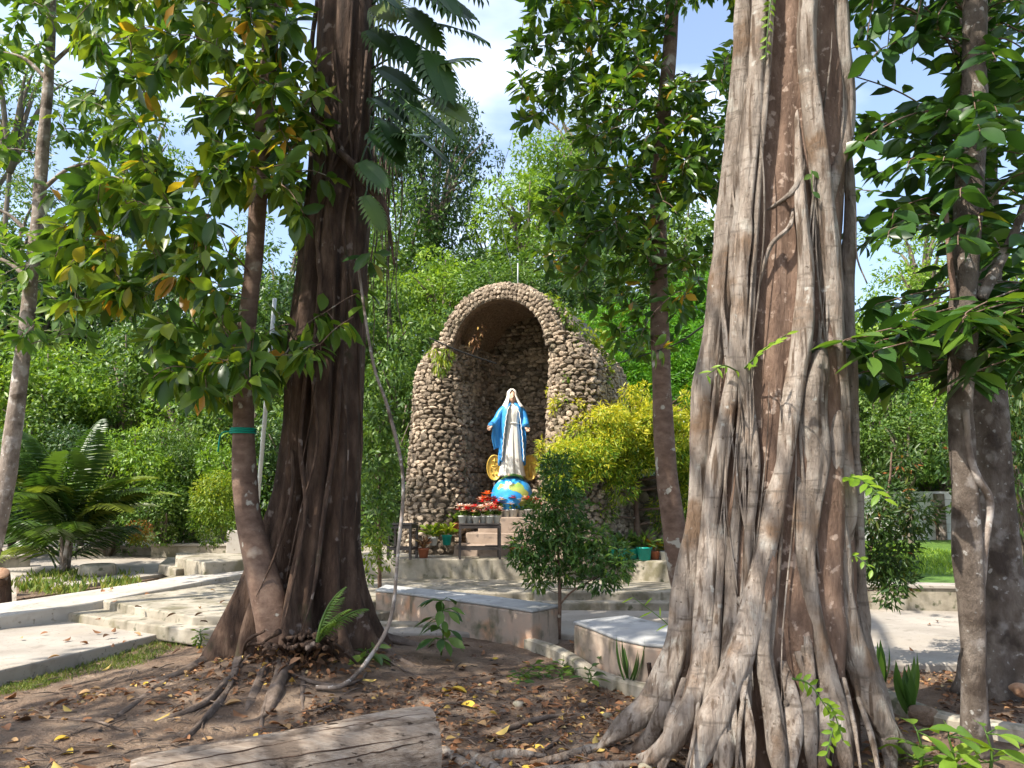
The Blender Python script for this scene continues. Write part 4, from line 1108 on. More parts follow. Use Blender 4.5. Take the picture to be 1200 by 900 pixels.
# ---------------- split-leaf climber on the dark trunk
def split_leaf(nl=11):
    V, F = [], []
    def quad(a, b_, c_, d_):
        i = len(V); V.extend([a, b_, c_, d_]); F.extend([(i, i + 1, i + 2), (i, i + 2, i + 3)])
    for i in range(nl):
        t_ = (i + .3) / nl; L_ = .46 * math.sin(math.pi * (.12 + .80 * t_)) ** .7
        for s in (-1, 1):
            ang = R(5 + 55 * t_); dx, dy = math.cos(ang) * s, math.sin(ang) * 1.0
            b0, w = t_, .56 / nl
            r0, r1 = (0, b0 - w, 0), (0, b0 + w, 0)
            m0, m1 = (dx * L_ * .72, b0 + dy * L_ * .72 - w * .95, .03 - .05 * L_), (dx * L_ * .70, b0 + dy * L_ * .72 + w * .85, .03 - .05 * L_)
            tp = (dx * L_, b0 + dy * L_, -.16 * L_ - .03)
            i0 = len(V); V.extend([r0, m0, m1, r1, tp])
            F.extend([(i0, i0 + 1, i0 + 2), (i0, i0 + 2, i0 + 3), (i0 + 1, i0 + 4, i0 + 2)] if s > 0 else [(i0, i0 + 2, i0 + 1), (i0, i0 + 3, i0 + 2), (i0 + 1, i0 + 2, i0 + 4)])
    for s in (-1, 1):
        i0 = len(V)
        for t_ in np.linspace(0, 1, 9):
            hw = .24 * math.sin(math.pi * (.08 + .86 * t_)) ** .6; V.extend([(0, t_, 0), (hw * s, t_ + .10 * hw, .02)])
        for j in range(8):
            a_ = i0 + 2 * j; F.extend([(a_, a_ + 1, a_ + 3), (a_, a_ + 3, a_ + 2)] if s > 0 else [(a_, a_ + 3, a_ + 1), (a_, a_ + 2, a_ + 3)])
    V = np.array(V, float); V[:, 2] -= .22 * V[:, 1] ** 2
    return V, np.array(F)
SPL = split_leaf()
sp = thing('split_leaf_climber', at(425, 250, 7.2), 'climber with large split leaves hanging from the dark trunk', 'plant')
spots = [(425, 0, .55), (500, 15, .62), (520, 55, .6), (480, 70, .6), (505, 110, .6), (455, 105, .55), (495, 150, .62), (462, 165, .5), (498, 185, .5), (445, 180, .45), (360, 150, .42), (352, 190, .4), (345, 115, .35), (455, 30, .6), (475, -30, .65), (520, -20, .6), (440, 255, .35), (470, 130, .55), (515, 85, .6), (445, 60, .55), (488, 35, .62), (515, 140, .55), (480, 185, .5), (450, 140, .5), (505, -5, .65), (435, 215, .4), (385, -15, .5)]
pos, d, up, sz, v = [], [], [], [], []
mb = MB()
for x, y, L_ in spots:
    st = lpt(np.clip(x, 372, 436), y - 30, 0)
    D_ = LD + U(-.65, -.1) - (.15 if x > 440 else .45); c_ = at(x - (0 if x < 400 else 12), y - 25, D_)
    MB().add(*tube([st, (st + c_) / 2 + [0, 0, .14], c_], [.012, .010, .008], 6, n=9)).obj('leaf_stalk', M['lf_split'], sp)
    out = np.array([np.sign(x - 405) * .75, -.45, U(-.9, -.3)])
    pos.append(c_); d.append(unit(out + .25 * rng.normal(size=3))); up.append(unit(np.array([.2 * np.sign(x - 405), -.7, .75]) + .25 * rng.normal(size=3))); sz.append(L_ * .95); v.append(U(.1, .9))
leafy(sp, 'split', SPL, np.array(pos), np.array(d), np.array(up), np.array(sz), np.array(v), M['lf_split'], 300)

# ---------------- strangler fig on the right
FD = 5.05
fg = thing('strangler_fig', (*on(915, 878, 0)[:2], 0), 'thick reddish trunk wrapped in pale twisting strangler roots', 'tree')
ftab = [(-420, 872, 1010), (0, 868, 1000), (100, 862, 999), (200, 853, 996), (300, 845, 994), (400, 836, 996), (500, 828, 999), (600, 820, 1003), (700, 808, 1008), (780, 790, 1020), (840, 770, 1045), (900, 750, 1075)]
fy = [r_[0] for r_ in ftab]
def fcx(py_): return (np.interp(py_, fy, [r_[1] for r_ in ftab]), np.interp(py_, fy, [r_[2] for r_ in ftab]))
rings = []; NT = 64; tt = np.linspace(0, 2 * math.pi, NT, endpoint=False)
for py_ in np.linspace(960, -420, 60):
    x0, x1 = fcx(min(py_, 900)); x0, x1 = max(x0, 800) + 10, min(x1, 1012) - 12
    A_, B2 = at(x0, py_, FD), at(x1, py_, FD); c_ = (A_ + B2) / 2; r0 = (B2[0] - A_[0]) / 2
    rr = 1 + .05 * np.sin(7 * tt + py_ * .004) + .04 * np.sin(13 * tt + 1)
    rr -= .14 * np.exp(-(((np.degrees(tt) + 100 + 180) % 360 - 180) / 5) ** 2) + .12 * np.exp(-(((np.degrees(tt) + 72 + 180) % 360 - 180) / 4) ** 2)
    Pq = np.stack([c_[0] + r0 * rr * np.cos(tt), c_[1] + r0 * rr * np.sin(tt) * .8, np.full(NT, c_[2])], 1)
    Pq += np.stack([np.cos(tt), np.sin(tt), 0 * tt], 1) * (.012 * fbm(Pq * [1, 1, .4], 9, 3, 6))[:, None]
    rings.append(Pq)
MB().add(*loft(rings)).obj('host_trunk', M['bark_host'], fg)
def fpt(px, py_, w, out=0.0):
    x0, x1 = fcx(min(py_, 900)); s = np.clip((px - (x0 + x1) / 2) / ((x1 - x0) / 2), -1, 1)
    Rr = .40 * (.82 if py_ < 700 else .82 + .9 * ((py_ - 700) / 200) ** 1.3)
    return at(px, py_, FD - Rr * math.sqrt(max(0, 1 - s * s)) - out)
strands = [  # (polyline of picture points, widths in px), widest first
 ([(874, -60), (871, 60), (863, 140), (855, 220), (848, 300), (840, 380), (832, 460), (825, 540), (817, 620), (806, 700), (793, 770), (765, 825), (728, 855), (700, 872)], [24, 26, 27, 29, 32, 34, 36, 34, 34, 36, 36, 32, 24, 14]),
 ([(893, -60), (888, 80), (880, 180), (872, 280), (866, 360), (861, 430), (851, 490), (838, 560), (830, 640), (824, 720), (818, 790), (800, 845), (770, 885), (735, 915)], [16, 17, 17, 16, 17, 18, 18, 19, 20, 22, 26, 26, 24, 18]),
 ([(880, 60), (874, 140), (866, 230), (858, 300), (864, 380), (872, 450), (868, 540)], [9, 10, 9, 10, 12, 12, 8]),
 ([(905, -60), (902, 60), (893, 170), (885, 280), (880, 380), (876, 470), (868, 560), (860, 650), (856, 740), (848, 820), (838, 905)], [6, 7, 7, 8, 9, 10, 11, 12, 13, 15, 16]),
 ([(950, -60), (946, 40), (952, 130), (962, 210), (970, 290), (974, 370), (978, 440), (985, 520), (990, 600), (994, 680)], [20, 21, 22, 24, 25, 26, 26, 24, 22, 18]),
 ([(985, -60), (988, 50), (993, 120), (990, 165), (981, 195), (972, 230), (968, 300)], [17, 18, 18, 18, 16, 14, 12]),
 ([(998, 120), (996, 240), (993, 350), (997, 450), (1001, 560), (1004, 640), (1010, 720), (1022, 790)], [12, 14, 16, 18, 20, 20, 20, 22]),
 ([(940, 120), (938, 240), (944, 320), (940, 390), (930, 450), (919, 520), (906, 590), (892, 660), (878, 730), (860, 790), (838, 845), (812, 905)], [12, 14, 18, 22, 24, 26, 27, 28, 30, 34, 36, 32]),
 ([(970, 380), (958, 430), (952, 480), (958, 540), (950, 600), (946, 660), (955, 730), (972, 800), (985, 860), (998, 920)], [22, 34, 38, 34, 26, 22, 22, 24, 26, 26]),
 ([(978, 420), (972, 500), (976, 590), (984, 660), (990, 730), (1008, 790), (1034, 850), (1070, 900), (1100, 930)], [22, 26, 26, 28, 30, 34, 36, 32, 24]),
 ([(935, 500), (938, 580), (940, 650), (945, 720), (948, 790), (950, 860), (955, 920)], [12, 14, 16, 18, 18, 18, 16]),
 ([(905, 640), (900, 700), (896, 760), (905, 820), (912, 880), (915, 920)], [14, 16, 18, 18, 20, 20]),
 ([(868, 760), (856, 800), (846, 840), (852, 880), (846, 920)], [14, 16, 18, 16, 14]),
 ([(924, 780), (930, 840), (925, 920)], [18, 20, 22]),
 ([(965, 760), (968, 830), (960, 920)], [16, 18, 18]),
 ([(842, 560), (846, 640), (842, 720), (836, 790), (826, 850), (812, 910)], [9, 10, 11, 12, 14, 14]),
 ([(852, 600), (855, 680), (866, 750), (858, 820), (870, 900)], [8, 9, 10, 11, 12]),
 ([(884, 440), (886, 540), (878, 620), (872, 700), (868, 780), (880, 860), (878, 920)], [9, 10, 10, 11, 12, 12, 12]),
 ([(798, 780), (776, 835), (752, 875), (715, 905)], [18, 20, 20, 16]),
 ([(806, 800), (790, 850), (772, 905)], [16, 20, 22]),
 ([(1000, 660), (1012, 740), (1026, 800), (1040, 860), (1046, 920)], [12, 16, 20, 22, 22]),
 ([(905, 240), (928, 225), (940, 200), (948, 160)], [6, 8, 8, 7]), ([(893, 340), (902, 290), (925, 265), (936, 235)], [5, 6, 6, 5]),
 ([(850, 690), (866, 705), (884, 692), (890, 660)], [12, 12, 10, 8]), ([(985, 730), (968, 745), (962, 770), (952, 800)], [10, 10, 10, 8]),
]
for i, (pts, w) in enumerate(strands):
    P = []
    for (x, y), ww in zip(pts, w):
        q = fpt(x, y, ww, .0 + .014 * (i % 3))
        if y > 840:
            q[2] = max(q[2], gh(q[0], q[1]) - .02)
        P.append(q)
    rad = [ww * FD / 1800 * .93 for ww in w]
    if pts[0][1] > 0:
        P[0] = P[0] + [0, .10, 0]; rad[0] *= .45
    if pts[-1][1] < 860:
        P[-1] = P[-1] + [0, .10, -.04 if pts[-1][1] > 800 else 0]; rad[-1] *= .45
    if pts[-1][1] >= 860:
        rad[-1] *= .3; P[-1] = P[-1] + [0, 0, -.03]
    MB().add(*tube(P, rad, 30, n=max(60, 14 * len(pts)), wob=.19, flat=.88 + .2 * ((i * 7) % 5) / 5, seed=i), v=[.55, .9, .35, .5, .8, .6, .45, 1.0, .3, .4, .55, .2][i % 12]).obj('strangler_root', M['bark_fig'], fg)
# many fine strands
for k_ in range(64):
    x = U(835, 990); y0 = U(-40, 560)
    if 888 < x < 945 and y0 < 420: continue
    y0 = y0; L_ = U(160, 420); w = U(1.6, 5)
    ph = U(0, 6); n5 = 8
    P = []
    for i in range(n5):
        t_ = i / (n5 - 1); yy = y0 + L_ * t_; x0, x1 = fcx(yy)
        xx = np.clip(x + 9 * math.sin(ph + 4 * t_) + (x - 918) * .12 * max(0, (yy - 500) / 300), x0 + 6, x1 - 4); P.append(fpt(xx, yy, w, .035))
    MB().add(*tube(P, [.001, w * FD / 1800, w * FD / 1800, w * FD / 2000, .001], 7, n=30, wob=.12, seed=k_), v=float(U(0, 1))).obj('fine_root', M['bark_fig'], fg)
for k_ in range(20):
    x = U(785, 1030); a = fpt(x, U(760, 830), 5, .03); e = on(x + (x - 910) * .25 + U(-20, 20), U(885, 930), 0); e[2] = gh(e[0], e[1])
    MB().add(*tube([a, (a + e) / 2 + [U(-.04, .04), -.03, .03], e], [U(.008, .022), U(.008, .02), .006], 6, n=12, wob=.15, seed=k_)).obj('fine_root', M['bark_fig'], fg)
# ground roots creeping left
for pts, w in (([(735, 860), (690, 872), (650, 880), (600, 884)], .035), ([(760, 885), (700, 892), (640, 896), (590, 900)], .045), ([(580, 900), (545, 880), (520, 862), (508, 855)], .03), ([(600, 905), (560, 876), (530, 862)], .035), ([(640, 875), (600, 872), (560, 878), (530, 895)], .04), ([(770, 835), (735, 838), (700, 830)], .02)):
    P = []
    for x, y in pts:
        q = on(x, y, .02); q[2] = gh(q[0], q[1]) + w * .35; P.append(q)
    MB().add(*tube(P, [w * .3, w, w * .85, w * .08], 12, n=30, wob=.24, seed=int(w * 900))).obj('root', M['bark_fig'], fg)
overhead(fg, at(945, -380, FD), [((0.4, 1.5, 7.2), (6.5, 6.6, 9.0))], 16, .9, M['lf_dark'])
P = [fpt(995, 230, 5, .0), at(1002, 250, 4.9), at(1004, 300, 4.9), at(1016, 332, 4.9)]
MB().add(*tube(P, [.008, .007, .005], 6, n=14)).obj('fine_root', M['bark_fig'], fg)

def sprig(name, base, tip, n, L_, mat, label, cat='seedling', T=LEAF, pair=True, parts=60, stemr=.006, arch=.05, group=None, face=None):
    """a leafy shoot: stem with leaves in two rows"""
    base, tip = np.array(base), np.array(tip); t_ = thing(name, base, label, cat, group)
    m = (base + tip) / 2 + [0, 0, arch]; st = catmull(np.array([base, m, tip]), 20)
    MB().add(*tube(st, np.linspace(stemr, stemr * .4, 20), 6)).obj('stem', M['lf_green'], t_)
    T_ = unit(np.gradient(st, axis=0)); pos, d, up = [], [], []
    for i in range(n):
        u_ = .15 + .85 * i / max(1, n - 1); j = int(u_ * 19); s = 1 if i % 2 else -1
        side = unit(np.cross(T_[j], UPV if face is None else face)); pos.append(st[j]); d.append(unit(side * s * 1.0 + T_[j] * .6 + rng.normal(size=3) * .15 - UPV * .15)); up.append(unit((UPV if face is None else np.array(face)) + .25 * rng.normal(size=3)))
    leafy(t_, name + str(len(T[0])), T, np.array(pos), np.array(d), np.array(up), U(.8, 1.15, n) * L_, U(0.1, .95, n), mat, parts)
    return t_
sprig('lime_fern_shoot', fpt(868, 436, 4, .02), at(922, 392, 4.25), 11, .085, M['lf_lime'], 'bright lime green leaf shoot sprouting mid trunk on the fig', T=LONGL, face=(0, -.8, .5), arch=.02)
sprig('lime_leaf_shoot', fpt(866, 436, 4, .02), at(828, 440, 4.5), 7, .08, M['lf_lime'], 'small lime leaf shoot pointing away from the lime frond on the fig', T=LONGL, face=(0, -.6, .7))
sprig('yellow_green_twig', fpt(985, 560, 4, .02), at(1036, 585, 4.5), 13, .085, M['lf_lime'], 'sunlit yellow-green twig jutting from the fig towards the rusty shrub', T=LEAF, face=(0, -.8, .6))
sprig('yellow_green_twig', fpt(985, 655, 4, .0), at(1022, 668, 4.7), 8, .06, M['lf_lime'], 'lower small yellow-green twig on the side of the fig', T=LEAF, face=(0, -.8, .6))
vine = [(930, 795), (945, 808), (962, 822), (975, 845), (985, 868), (975, 885)]
for k_, (a_, b_) in enumerate((((928, 795), (972, 835)), ((966, 822), (988, 868)), ((985, 850), (968, 888)))):
    sprig('yellow_vine_shoot', at(*a_, 4.05), at(*b_, 4.0), 11, .055, M['lf_lime'], ['yellow-green vine shoot crossing the base of the fig', 'middle yellow-green vine shoot hanging over the fig roots', 'lowest yellow-green vine shoot touching the fig roots'][k_], T=LEAF, face=(0, -1, .3))
sprig('trunk_vine', fpt(905, -10, 4, .03), fpt(897, 70, 4, .05), 14, .05, M['lf_lime'], 'yellow-green vine hanging high on the fig trunk', T=LEAF, face=(0, -1, .2))
sprig('small_leaf_shoot', fpt(951, 200, 4, .04), fpt(952, 225, 4, .06), 3, .07, M['lf_mid'], 'dark green leaf pair high on the fig trunk', T=LEAFW, face=(0, -1, .2))

# ---------------- middle slim tree
MD = 9.6
mt = thing('slim_tree', (*at(802, 705, MD)[:2], .1), 'slim ringed trunk carrying a dense dark crown beside the fig', 'tree')
P = [at(815, 725, MD), at(800, 680, MD), at(790, 620, MD), at(781, 540, MD), at(775, 440, MD), at(772, 340, MD), at(771, 250, MD), at(777, 150, MD), at(786, 40, MD), at(792, -100, MD), at(790, -230, MD)]
MB().add(*tube(P, [.16, .155, .145, .13, .12, .115, .11, .10, .09, .08, .05], 14, n=70, wob=.05)).obj('trunk', M['bark_mid'], mt)
stem = catmull(np.array(P), 70)
cent = []
while len(cent) < 820:
    x, y = U(575, 880), U(-140, 415)
    u_ = (x - 755) / (150 if y < 260 else 120 - (y - 260) * .25 if x > 755 else 165); w_ = (y - 120) / 300
    if abs(u_) ** 2.2 + abs(w_) ** 2.6 > 1: continue
    if y > 300 and x > 690 and rng.random() < .6: continue
    if fbm(np.array([[x, y, 0.]]), .024, 2, 7)[0] < -.5: continue
    cent.append(at(x, y, MD + U(-1.1, 1.1) * math.sqrt(max(.1, 1 - min(1, u_ * u_)))))
cent = np.array(cent); axis = branch_net(stem, cent, M['bark_mid'], mt) + [0, 0, .35]
pos, d, up, sz, v = whorls(cent, np.array(axis), 10, .195, droop=.25, vmean=.42, vsd=.22)
leafy(mt, 'obov', OBOV, pos, d, up, sz, v, M['lf_mid'], 300, extra=MIDL)

# ---------------- right pair of trunks with dark foliage
r1 = thing('pale_slim_tree', (*on(1144, 882, 0)[:2], 0), 'slim pale blotched trunk with a stem twisting round it', 'tree')
D1 = 4.95
P = [on(1146, 884, -.03), at(1143, 840, D1), at(1140, 760, D1), at(1137, 690, D1), at(1132, 610, D1), at(1128, 520, D1), at(1126, 450, D1), at(1130, 330, D1), at(1137, 200, D1), at(1142, 60, D1), at(1146, -150, D1)]
MB().add(*tube(P, [.085, .076, .078, .084, .085, .082, .08, .082, .085, .08, .07], 14, n=70, wob=.12, seed=3)).obj('trunk', M['bark_dim'], r1)
P2 = [at(1138, 730, D1 - .05), at(1150, 690, D1), at(1154, 640, D1 - .05), at(1160, 600, D1 - .02), at(1158, 580, D1 - .06), at(1146, 560, D1 - .1), at(1136, 530, D1 - .08), at(1132, 480, D1 - .09)]
MB().add(*tube(P2, [.022, .022, .024, .022, .024, .024, .022, .02], 8, n=40, wob=.1)).obj('twisting_stem', M['bark_grey'], r1)
P3 = [at(1150, 350, D1 - .06), at(1170, 310, D1 - .05), at(1190, 270, D1), at(1215, 200, D1)]
MB().add(*tube(P3, [.035, .035, .03, .028], 8, n=16, wob=.08)).obj('limb', M['bark_dim'], r1)
P4 = [at(1118, 350, D1 - .06), at(1112, 290, D1 - .06), at(1108, 240, D1 - .04)]
MB().add(*tube(P4, [.02, .018, .012], 8, n=12, wob=.08)).obj('limb', M['bark_mid'], r1)
r2 = thing('grey_tree', (*on(1168, 800, 0)[:2], 0), 'thicker shaded grey trunk flaring at its foot behind the slim pale trunk', 'tree')
D2 = 6.5
rings = []
for py_ in np.concatenate([np.linspace(815, 690, 14), np.linspace(670, -200, 20)]):
    c_ = at(np.interp(py_, [0, 400, 800], [1140, 1150, 1172]), py_, D2); r0 = np.interp(py_, [0, 400, 650, 740, 800, 815], [.15, .175, .185, .22, .29, .33])
    low = np.clip((py_ - 650) / 150, 0, 1)
    rr = 1 + .05 * np.sin(6 * tt + 1) + .16 * low * np.sin(5 * tt + .6)
    Pq = np.stack([c_[0] + r0 * rr * np.cos(tt), c_[1] + r0 * rr * np.sin(tt), np.full(NT, c_[2])], 1); Pq += np.stack([np.cos(tt), np.sin(tt), 0 * tt], 1) * (.012 * fbm(Pq, 6, 3, 8))[:, None]
    rings.append(Pq)
MB().add(*loft(rings)).obj('trunk', M['bark_dim'], r2)
def alt_leaves(root, paths, nper, L_, mat, T, key, parts, flat_up=.8, vmean=.4, stem_mat=None, droop=.2, r0=.008):
    """branches with alternate leaves in a flattened spray"""
    pos, d, up = [], [], []; mb = MB()
    for pth in paths:
        st = catmull(np.array(pth), 24); mb.add(*tube(st, np.linspace(r0, r0 * .35, 24), 5)); Tn = unit(np.gradient(st, axis=0))
        for i in range(nper):
            j = int((.15 + .85 * i / (nper - 1)) * 23); s = 1 if i % 2 else -1; side = unit(np.cross(Tn[j], UPV + .2 * rng.normal(size=3)))
            pos.append(st[j]); d.append(unit(side * s + Tn[j] * U(.3, .8) + rng.normal(size=3) * .22 - UPV * U(0, 2 * droop))); up.append(unit(UPV * flat_up + .45 * rng.normal(size=3)))
    tag(mb.obj('twigs', stem_mat or M['bark_mid'], root), kind='stuff')
    n = len(pos); leafy(root, key, T, np.array(pos), np.array(d), np.array(up), U(.7, 1.2, n) * L_, np.clip(rng.normal(vmean, .25, n), 0, 1), mat, parts, extra=MIDL)
paths = []
for k_ in range(130):
    y0 = U(-80, 270); s = np.array(at(1138, y0 + 40, U(5.2, 6.2))); x = U(1000, 1225); y = y0 + U(-60, 60)
    if 1005 < x < 1075 and 60 < y < 130: continue
    e = at(x, y, U(4.6, 6.6)); paths.append([s, (s + e) / 2 + [0, 0, .12], e, e + unit(e - s) * .15 - [0, 0, .08]])
for x in (1020, 1045, 1075): paths.append([at(1120, -60, 5), at(x + 20, -50, 5), at(x, 20, 4.9), at(x - 6, 60 + U(0, 40), 4.9)])
alt_leaves(r1, paths, 14, .19, M['lf_right'], LEAFW, 'rleaf', 300, vmean=.42)
# broad horizontal sprays of a dark understorey tree
un = thing('understorey_tree', (*on(1215, 840, 0)[:2], 0), 'dark understorey tree spreading flat sprays of broad leaves across the grey trunks', 'tree')
base_ = on(1250, 850, 0); top_ = at(1262, 330, 5.6)
MB().add(*tube([base_, at(1255, 600, 5.4), top_], [.05, .045, .03], 10, n=20)).obj('trunk', M['bark_mid'], un)
paths = []
for k_ in range(52):
    x, y = U(1003, 1210), U(352, 452)
    s = at(1258, y + U(-20, 10), 5.6); e = at(x, y, U(4.4, 6.2)); paths.append([s, (s + e) / 2 + [0, 0, .10], e, e + unit(e - s) * .12 - [0, 0, .05]])
alt_leaves(un, paths, 13, .25, M['lf_right'], LEAF, 'uleaf', 300, flat_up=1.6, vmean=.45, droop=.15)

# ---------------- pale leaning sapling on the left edge and the light airy tree
es = thing('leaning_sapling', (*on(-12, 700, .1)[:2], .0), 'pale slender trunk leaning across the palm on the left', 'tree')
DE = 9.0
P = [at(-22, 690, DE), at(0, 600, DE), at(14, 520, DE), at(25, 430, DE), at(34, 350, DE), at(44, 260, DE), at(50, 170, DE), at(58, 80, DE), at(62, -60, DE)]
MB().add(*tube(P, [.105, .10, .095, .085, .08, .075, .07, .06, .05], 12, n=50, wob=.07)).obj('trunk', M['bark_grey'], es)
for e in (at(-20, 240, DE - .1), at(-30, 300, DE), at(110, 190, DE), at(0, 60, DE), at(120, 40, DE)):
    j = catmull(np.array(P), 50); s = j[np.argmin(np.linalg.norm(j - (e - [0, 0, .35]), axis=1))]
    MB().add(*tube([s, (s + e) / 2 + [0, 0, .1], e], [.03, .022, .01], 7, n=10)).obj('limb', M['bark_grey'], es)
cent = []
while len(cent) < 330:
    x, y = U(-30, 235), U(-60, 400)
    if fbm(np.array([[x, y, 0.]]), .03, 2, 1)[0] < -.05 - (.5 if y > 260 else 0): continue
    if y > 270 and x > 120: continue
    cent.append(at(x, y, U(8.2, 10.5)))
cent = np.array(cent); stem = catmull(np.array(P), 50); axis = branch_net(stem, cent, M['bark_grey'], es, .014) + [0, 0, .2]
pos, d, up, sz, v = whorls(cent, np.array(axis), 7, .20, droop=.5, vmean=.5, vsd=.25)
leafy(es, 'airy', LEAF, pos, d, up, sz, v, M['lf_airy'], 200, extra=MIDL)
# ================================================================== BACKGROUND TREES AND SHRUBS
def proto_crown(kind, seed):
    """crown of unit-ish size (radius about 3 m) built of leaf lobes"""
    global rng
    keep = rng; rng = np.random.default_rng(seed)
    lob = []
    if kind == 'broad':
        for k_ in range(26):
            q = rand_dirs(1)[0]; q[2] = q[2] * .9 + .1; lob.append((q * U(1.3, 2.5) * np.array([1, 1, .95]), (U(.65, 1.15),) * 2 + (U(.5, .8),)))
        lob.append(((0, 0, 0), (1.7, 1.7, 1.4))); per, T, L_ = 330, KITE, .24
    elif kind == 'dense':
        for k_ in range(34):
            q = rand_dirs(1)[0]; lob.append((q * U(1.6, 2.4), (U(.6, 1.0),) * 2 + (U(.5, .8),)))
        lob.append(((0, 0, 0), (1.9, 1.9, 1.8))); per, T, L_ = 420, KITE, .20
    elif kind == 'airy':
        for k_ in range(24):
            q = rand_dirs(1)[0]; lob.append((q * U(.8, 2.6), (U(.4, .8),) * 2 + (U(.3, .5),)))
        per, T, L_ = 300, KITE, .20
    elif kind == 'feather':
        for k_ in range(40):
            q = rand_dirs(1)[0]; lob.append((q * U(1.0, 2.3), (U(.7, 1.2), U(.7, 1.2), U(.35, .6))))
        lob.append(((0, 0, 0), (1.5, 1.5, 1.5))); per, T, L_ = 520, NARROW, .24
    V, F, v = lobed_leaves(lob, per, T, L_, vj=.2)
    rng = keep
    me = mkmesh('crown', V, F, M['lf_green'], v)
    # limbs to the lobes
    mb = MB()
    for (c_, r_) in lob[:14]:
        m = np.array(c_) * .5 + [0, 0, -.5]; mb.add(*tube([(0, 0, -2.8), m, c_], [.12, .07, .02], 5, n=7))
    return me, mb.mesh('limbs', M['bark_far'])
PC = {k_: [proto_crown(k_, 50 + 10 * i + s_) for s_ in range(2)] for i, k_ in enumerate(('broad', 'dense', 'airy', 'feather'))}
trunk_me = MB().add(*tube([(0, 0, 0), (.05, 0, .33), (-.03, .02, .66), (0, 0, 1)], [1.3, 1.0, .85, .6], 8, n=10)).mesh('trunk', M['bark_far'])
cnt = 0
def far_tree(px, py, D, rw_, rh, kind, mat, name, label, group, cat='tree', base=0.0, trunk=True):
    global cnt
    cnt += 1
    c_ = at(px, py, D); t_ = thing(name, (c_[0], c_[1], base), label, cat, group)
    cm, lm = PC[kind][cnt % 2]
    rw_ *= 1.28; rh *= 1.22
    sx, sz = rw_ / 3.0, rh / 3.0
    o = mobj('crown', cm, t_, Matrix.Translation(c_) @ Matrix.Rotation(U(0, 6.28), 4, 'Z') @ Matrix.Diagonal((sx, sx, sz, 1)))
    o.material_slots[0].link = 'OBJECT'; o.material_slots[0].material = mat
    if trunk:
        mobj('limbs', lm, t_, Matrix.Translation(c_) @ Matrix.Diagonal((sx, sx, sz, 1)))
        h = c_[2] - .9 * rh - base
        if h > .3: mobj('trunk', trunk_me, t_, Matrix.Translation((c_[0], c_[1], base - .1)) @ Matrix.Diagonal((.13 * sx ** .5, .13 * sx ** .5, h + .1, 1)))
    return t_
def look(k_, m): return {'lf_dark': 'dark green', 'lf_green': 'mid-green', 'lf_bright': 'bright green', 'lf_pale': 'pale grey-green'}[m] + {'broad': ' broad crowned', 'dense': ' close-leaved', 'airy': ' open crowned', 'feather': ' feathery'}[k_]
# forest floor rising behind
nx, ny = 40, 24
gx, gy = np.meshgrid(np.linspace(-60, 60, nx), np.linspace(17, 75, ny))
gz = -.3 + np.clip((gy - 19) / 40, 0, 1) ** 1.2 * 5.5 + .3 * fbm(np.stack([gx.ravel(), gy.ravel(), 0 * gx.ravel()], 1), .2, 2).reshape(gx.shape)
idx = np.arange(nx * ny).reshape(ny, nx); q = np.stack([idx[:-1, :-1], idx[:-1, 1:], idx[1:, 1:], idx[1:, :-1]], -1).reshape(-1, 4)
struct(mobj('forest_floor', mkmesh('forest_floor', np.stack([gx.ravel(), gy.ravel(), gz.ravel()], 1), np.concatenate([q[:, [0, 1, 2]], q[:, [0, 2, 3]]]), M['earth'])))

far_tree(508, 205, 30, 2.3, 3.3, 'dense', M['lf_dark'], 'tall_tree', 'tall dark crowned tree standing against the sky beside the dark trunk', None)
far_tree(468, 300, 29, 2.2, 2.4, 'broad', M['lf_green'], 'tall_tree', 'mid-green tree below the tall dark crown', None)
far_tree(618, 258, 27, 1.9, 2.0, 'broad', M['lf_bright'], 'tall_tree', 'light green open tree rising above the grotto', None)
far_tree(650, 335, 25, 2.0, 1.8, 'broad', M['lf_green'], 'tall_tree', 'rounded green tree behind the grotto crest', None)
far_tree(680, 150, 36, 2.6, 2.4, 'airy', M['lf_pale'], 'tall_tree', 'pale grey-green tree top seen through the slim tree', None)
far_tree(690, 270, 32, 2.6, 2.4, 'airy', M['lf_green'], 'tall_tree', 'open green tree behind the slim ringed trunk', None)
far_tree(575, 285, 30, 1.3, 1.6, 'airy', M['lf_bright'], 'tall_tree', 'small light green tree filling the gap beside the tall dark crown', None)
far_tree(660, 215, 30, 2.0, 2.2, 'broad', M['lf_bright'], 'tall_tree', 'high light green tree overlapped by the slim ringed trunk', None)
far_tree(455, 170, 33, 2.0, 2.6, 'airy', M['lf_green'], 'tall_tree', 'open mid-green tree behind the hanging aerial roots', None)
far_tree(20, 110, 30, 2.6, 3.0, 'airy', M['lf_airy'], 'tall_tree', 'light airy tree behind the leaning sapling', None)
far_tree(170, 190, 32, 2.4, 2.6, 'airy', M['lf_airy'], 'tall_tree', 'light airy tree behind the large drooping leaves', None)
far_tree(1075, 290, 30, 2.2, 2.0, 'airy', M['lf_bright'], 'tall_tree', 'tall light green tree between the fig and the pale slim trunk', None)
row_lab = 'dense green jungle tree closing the view behind the grotto'
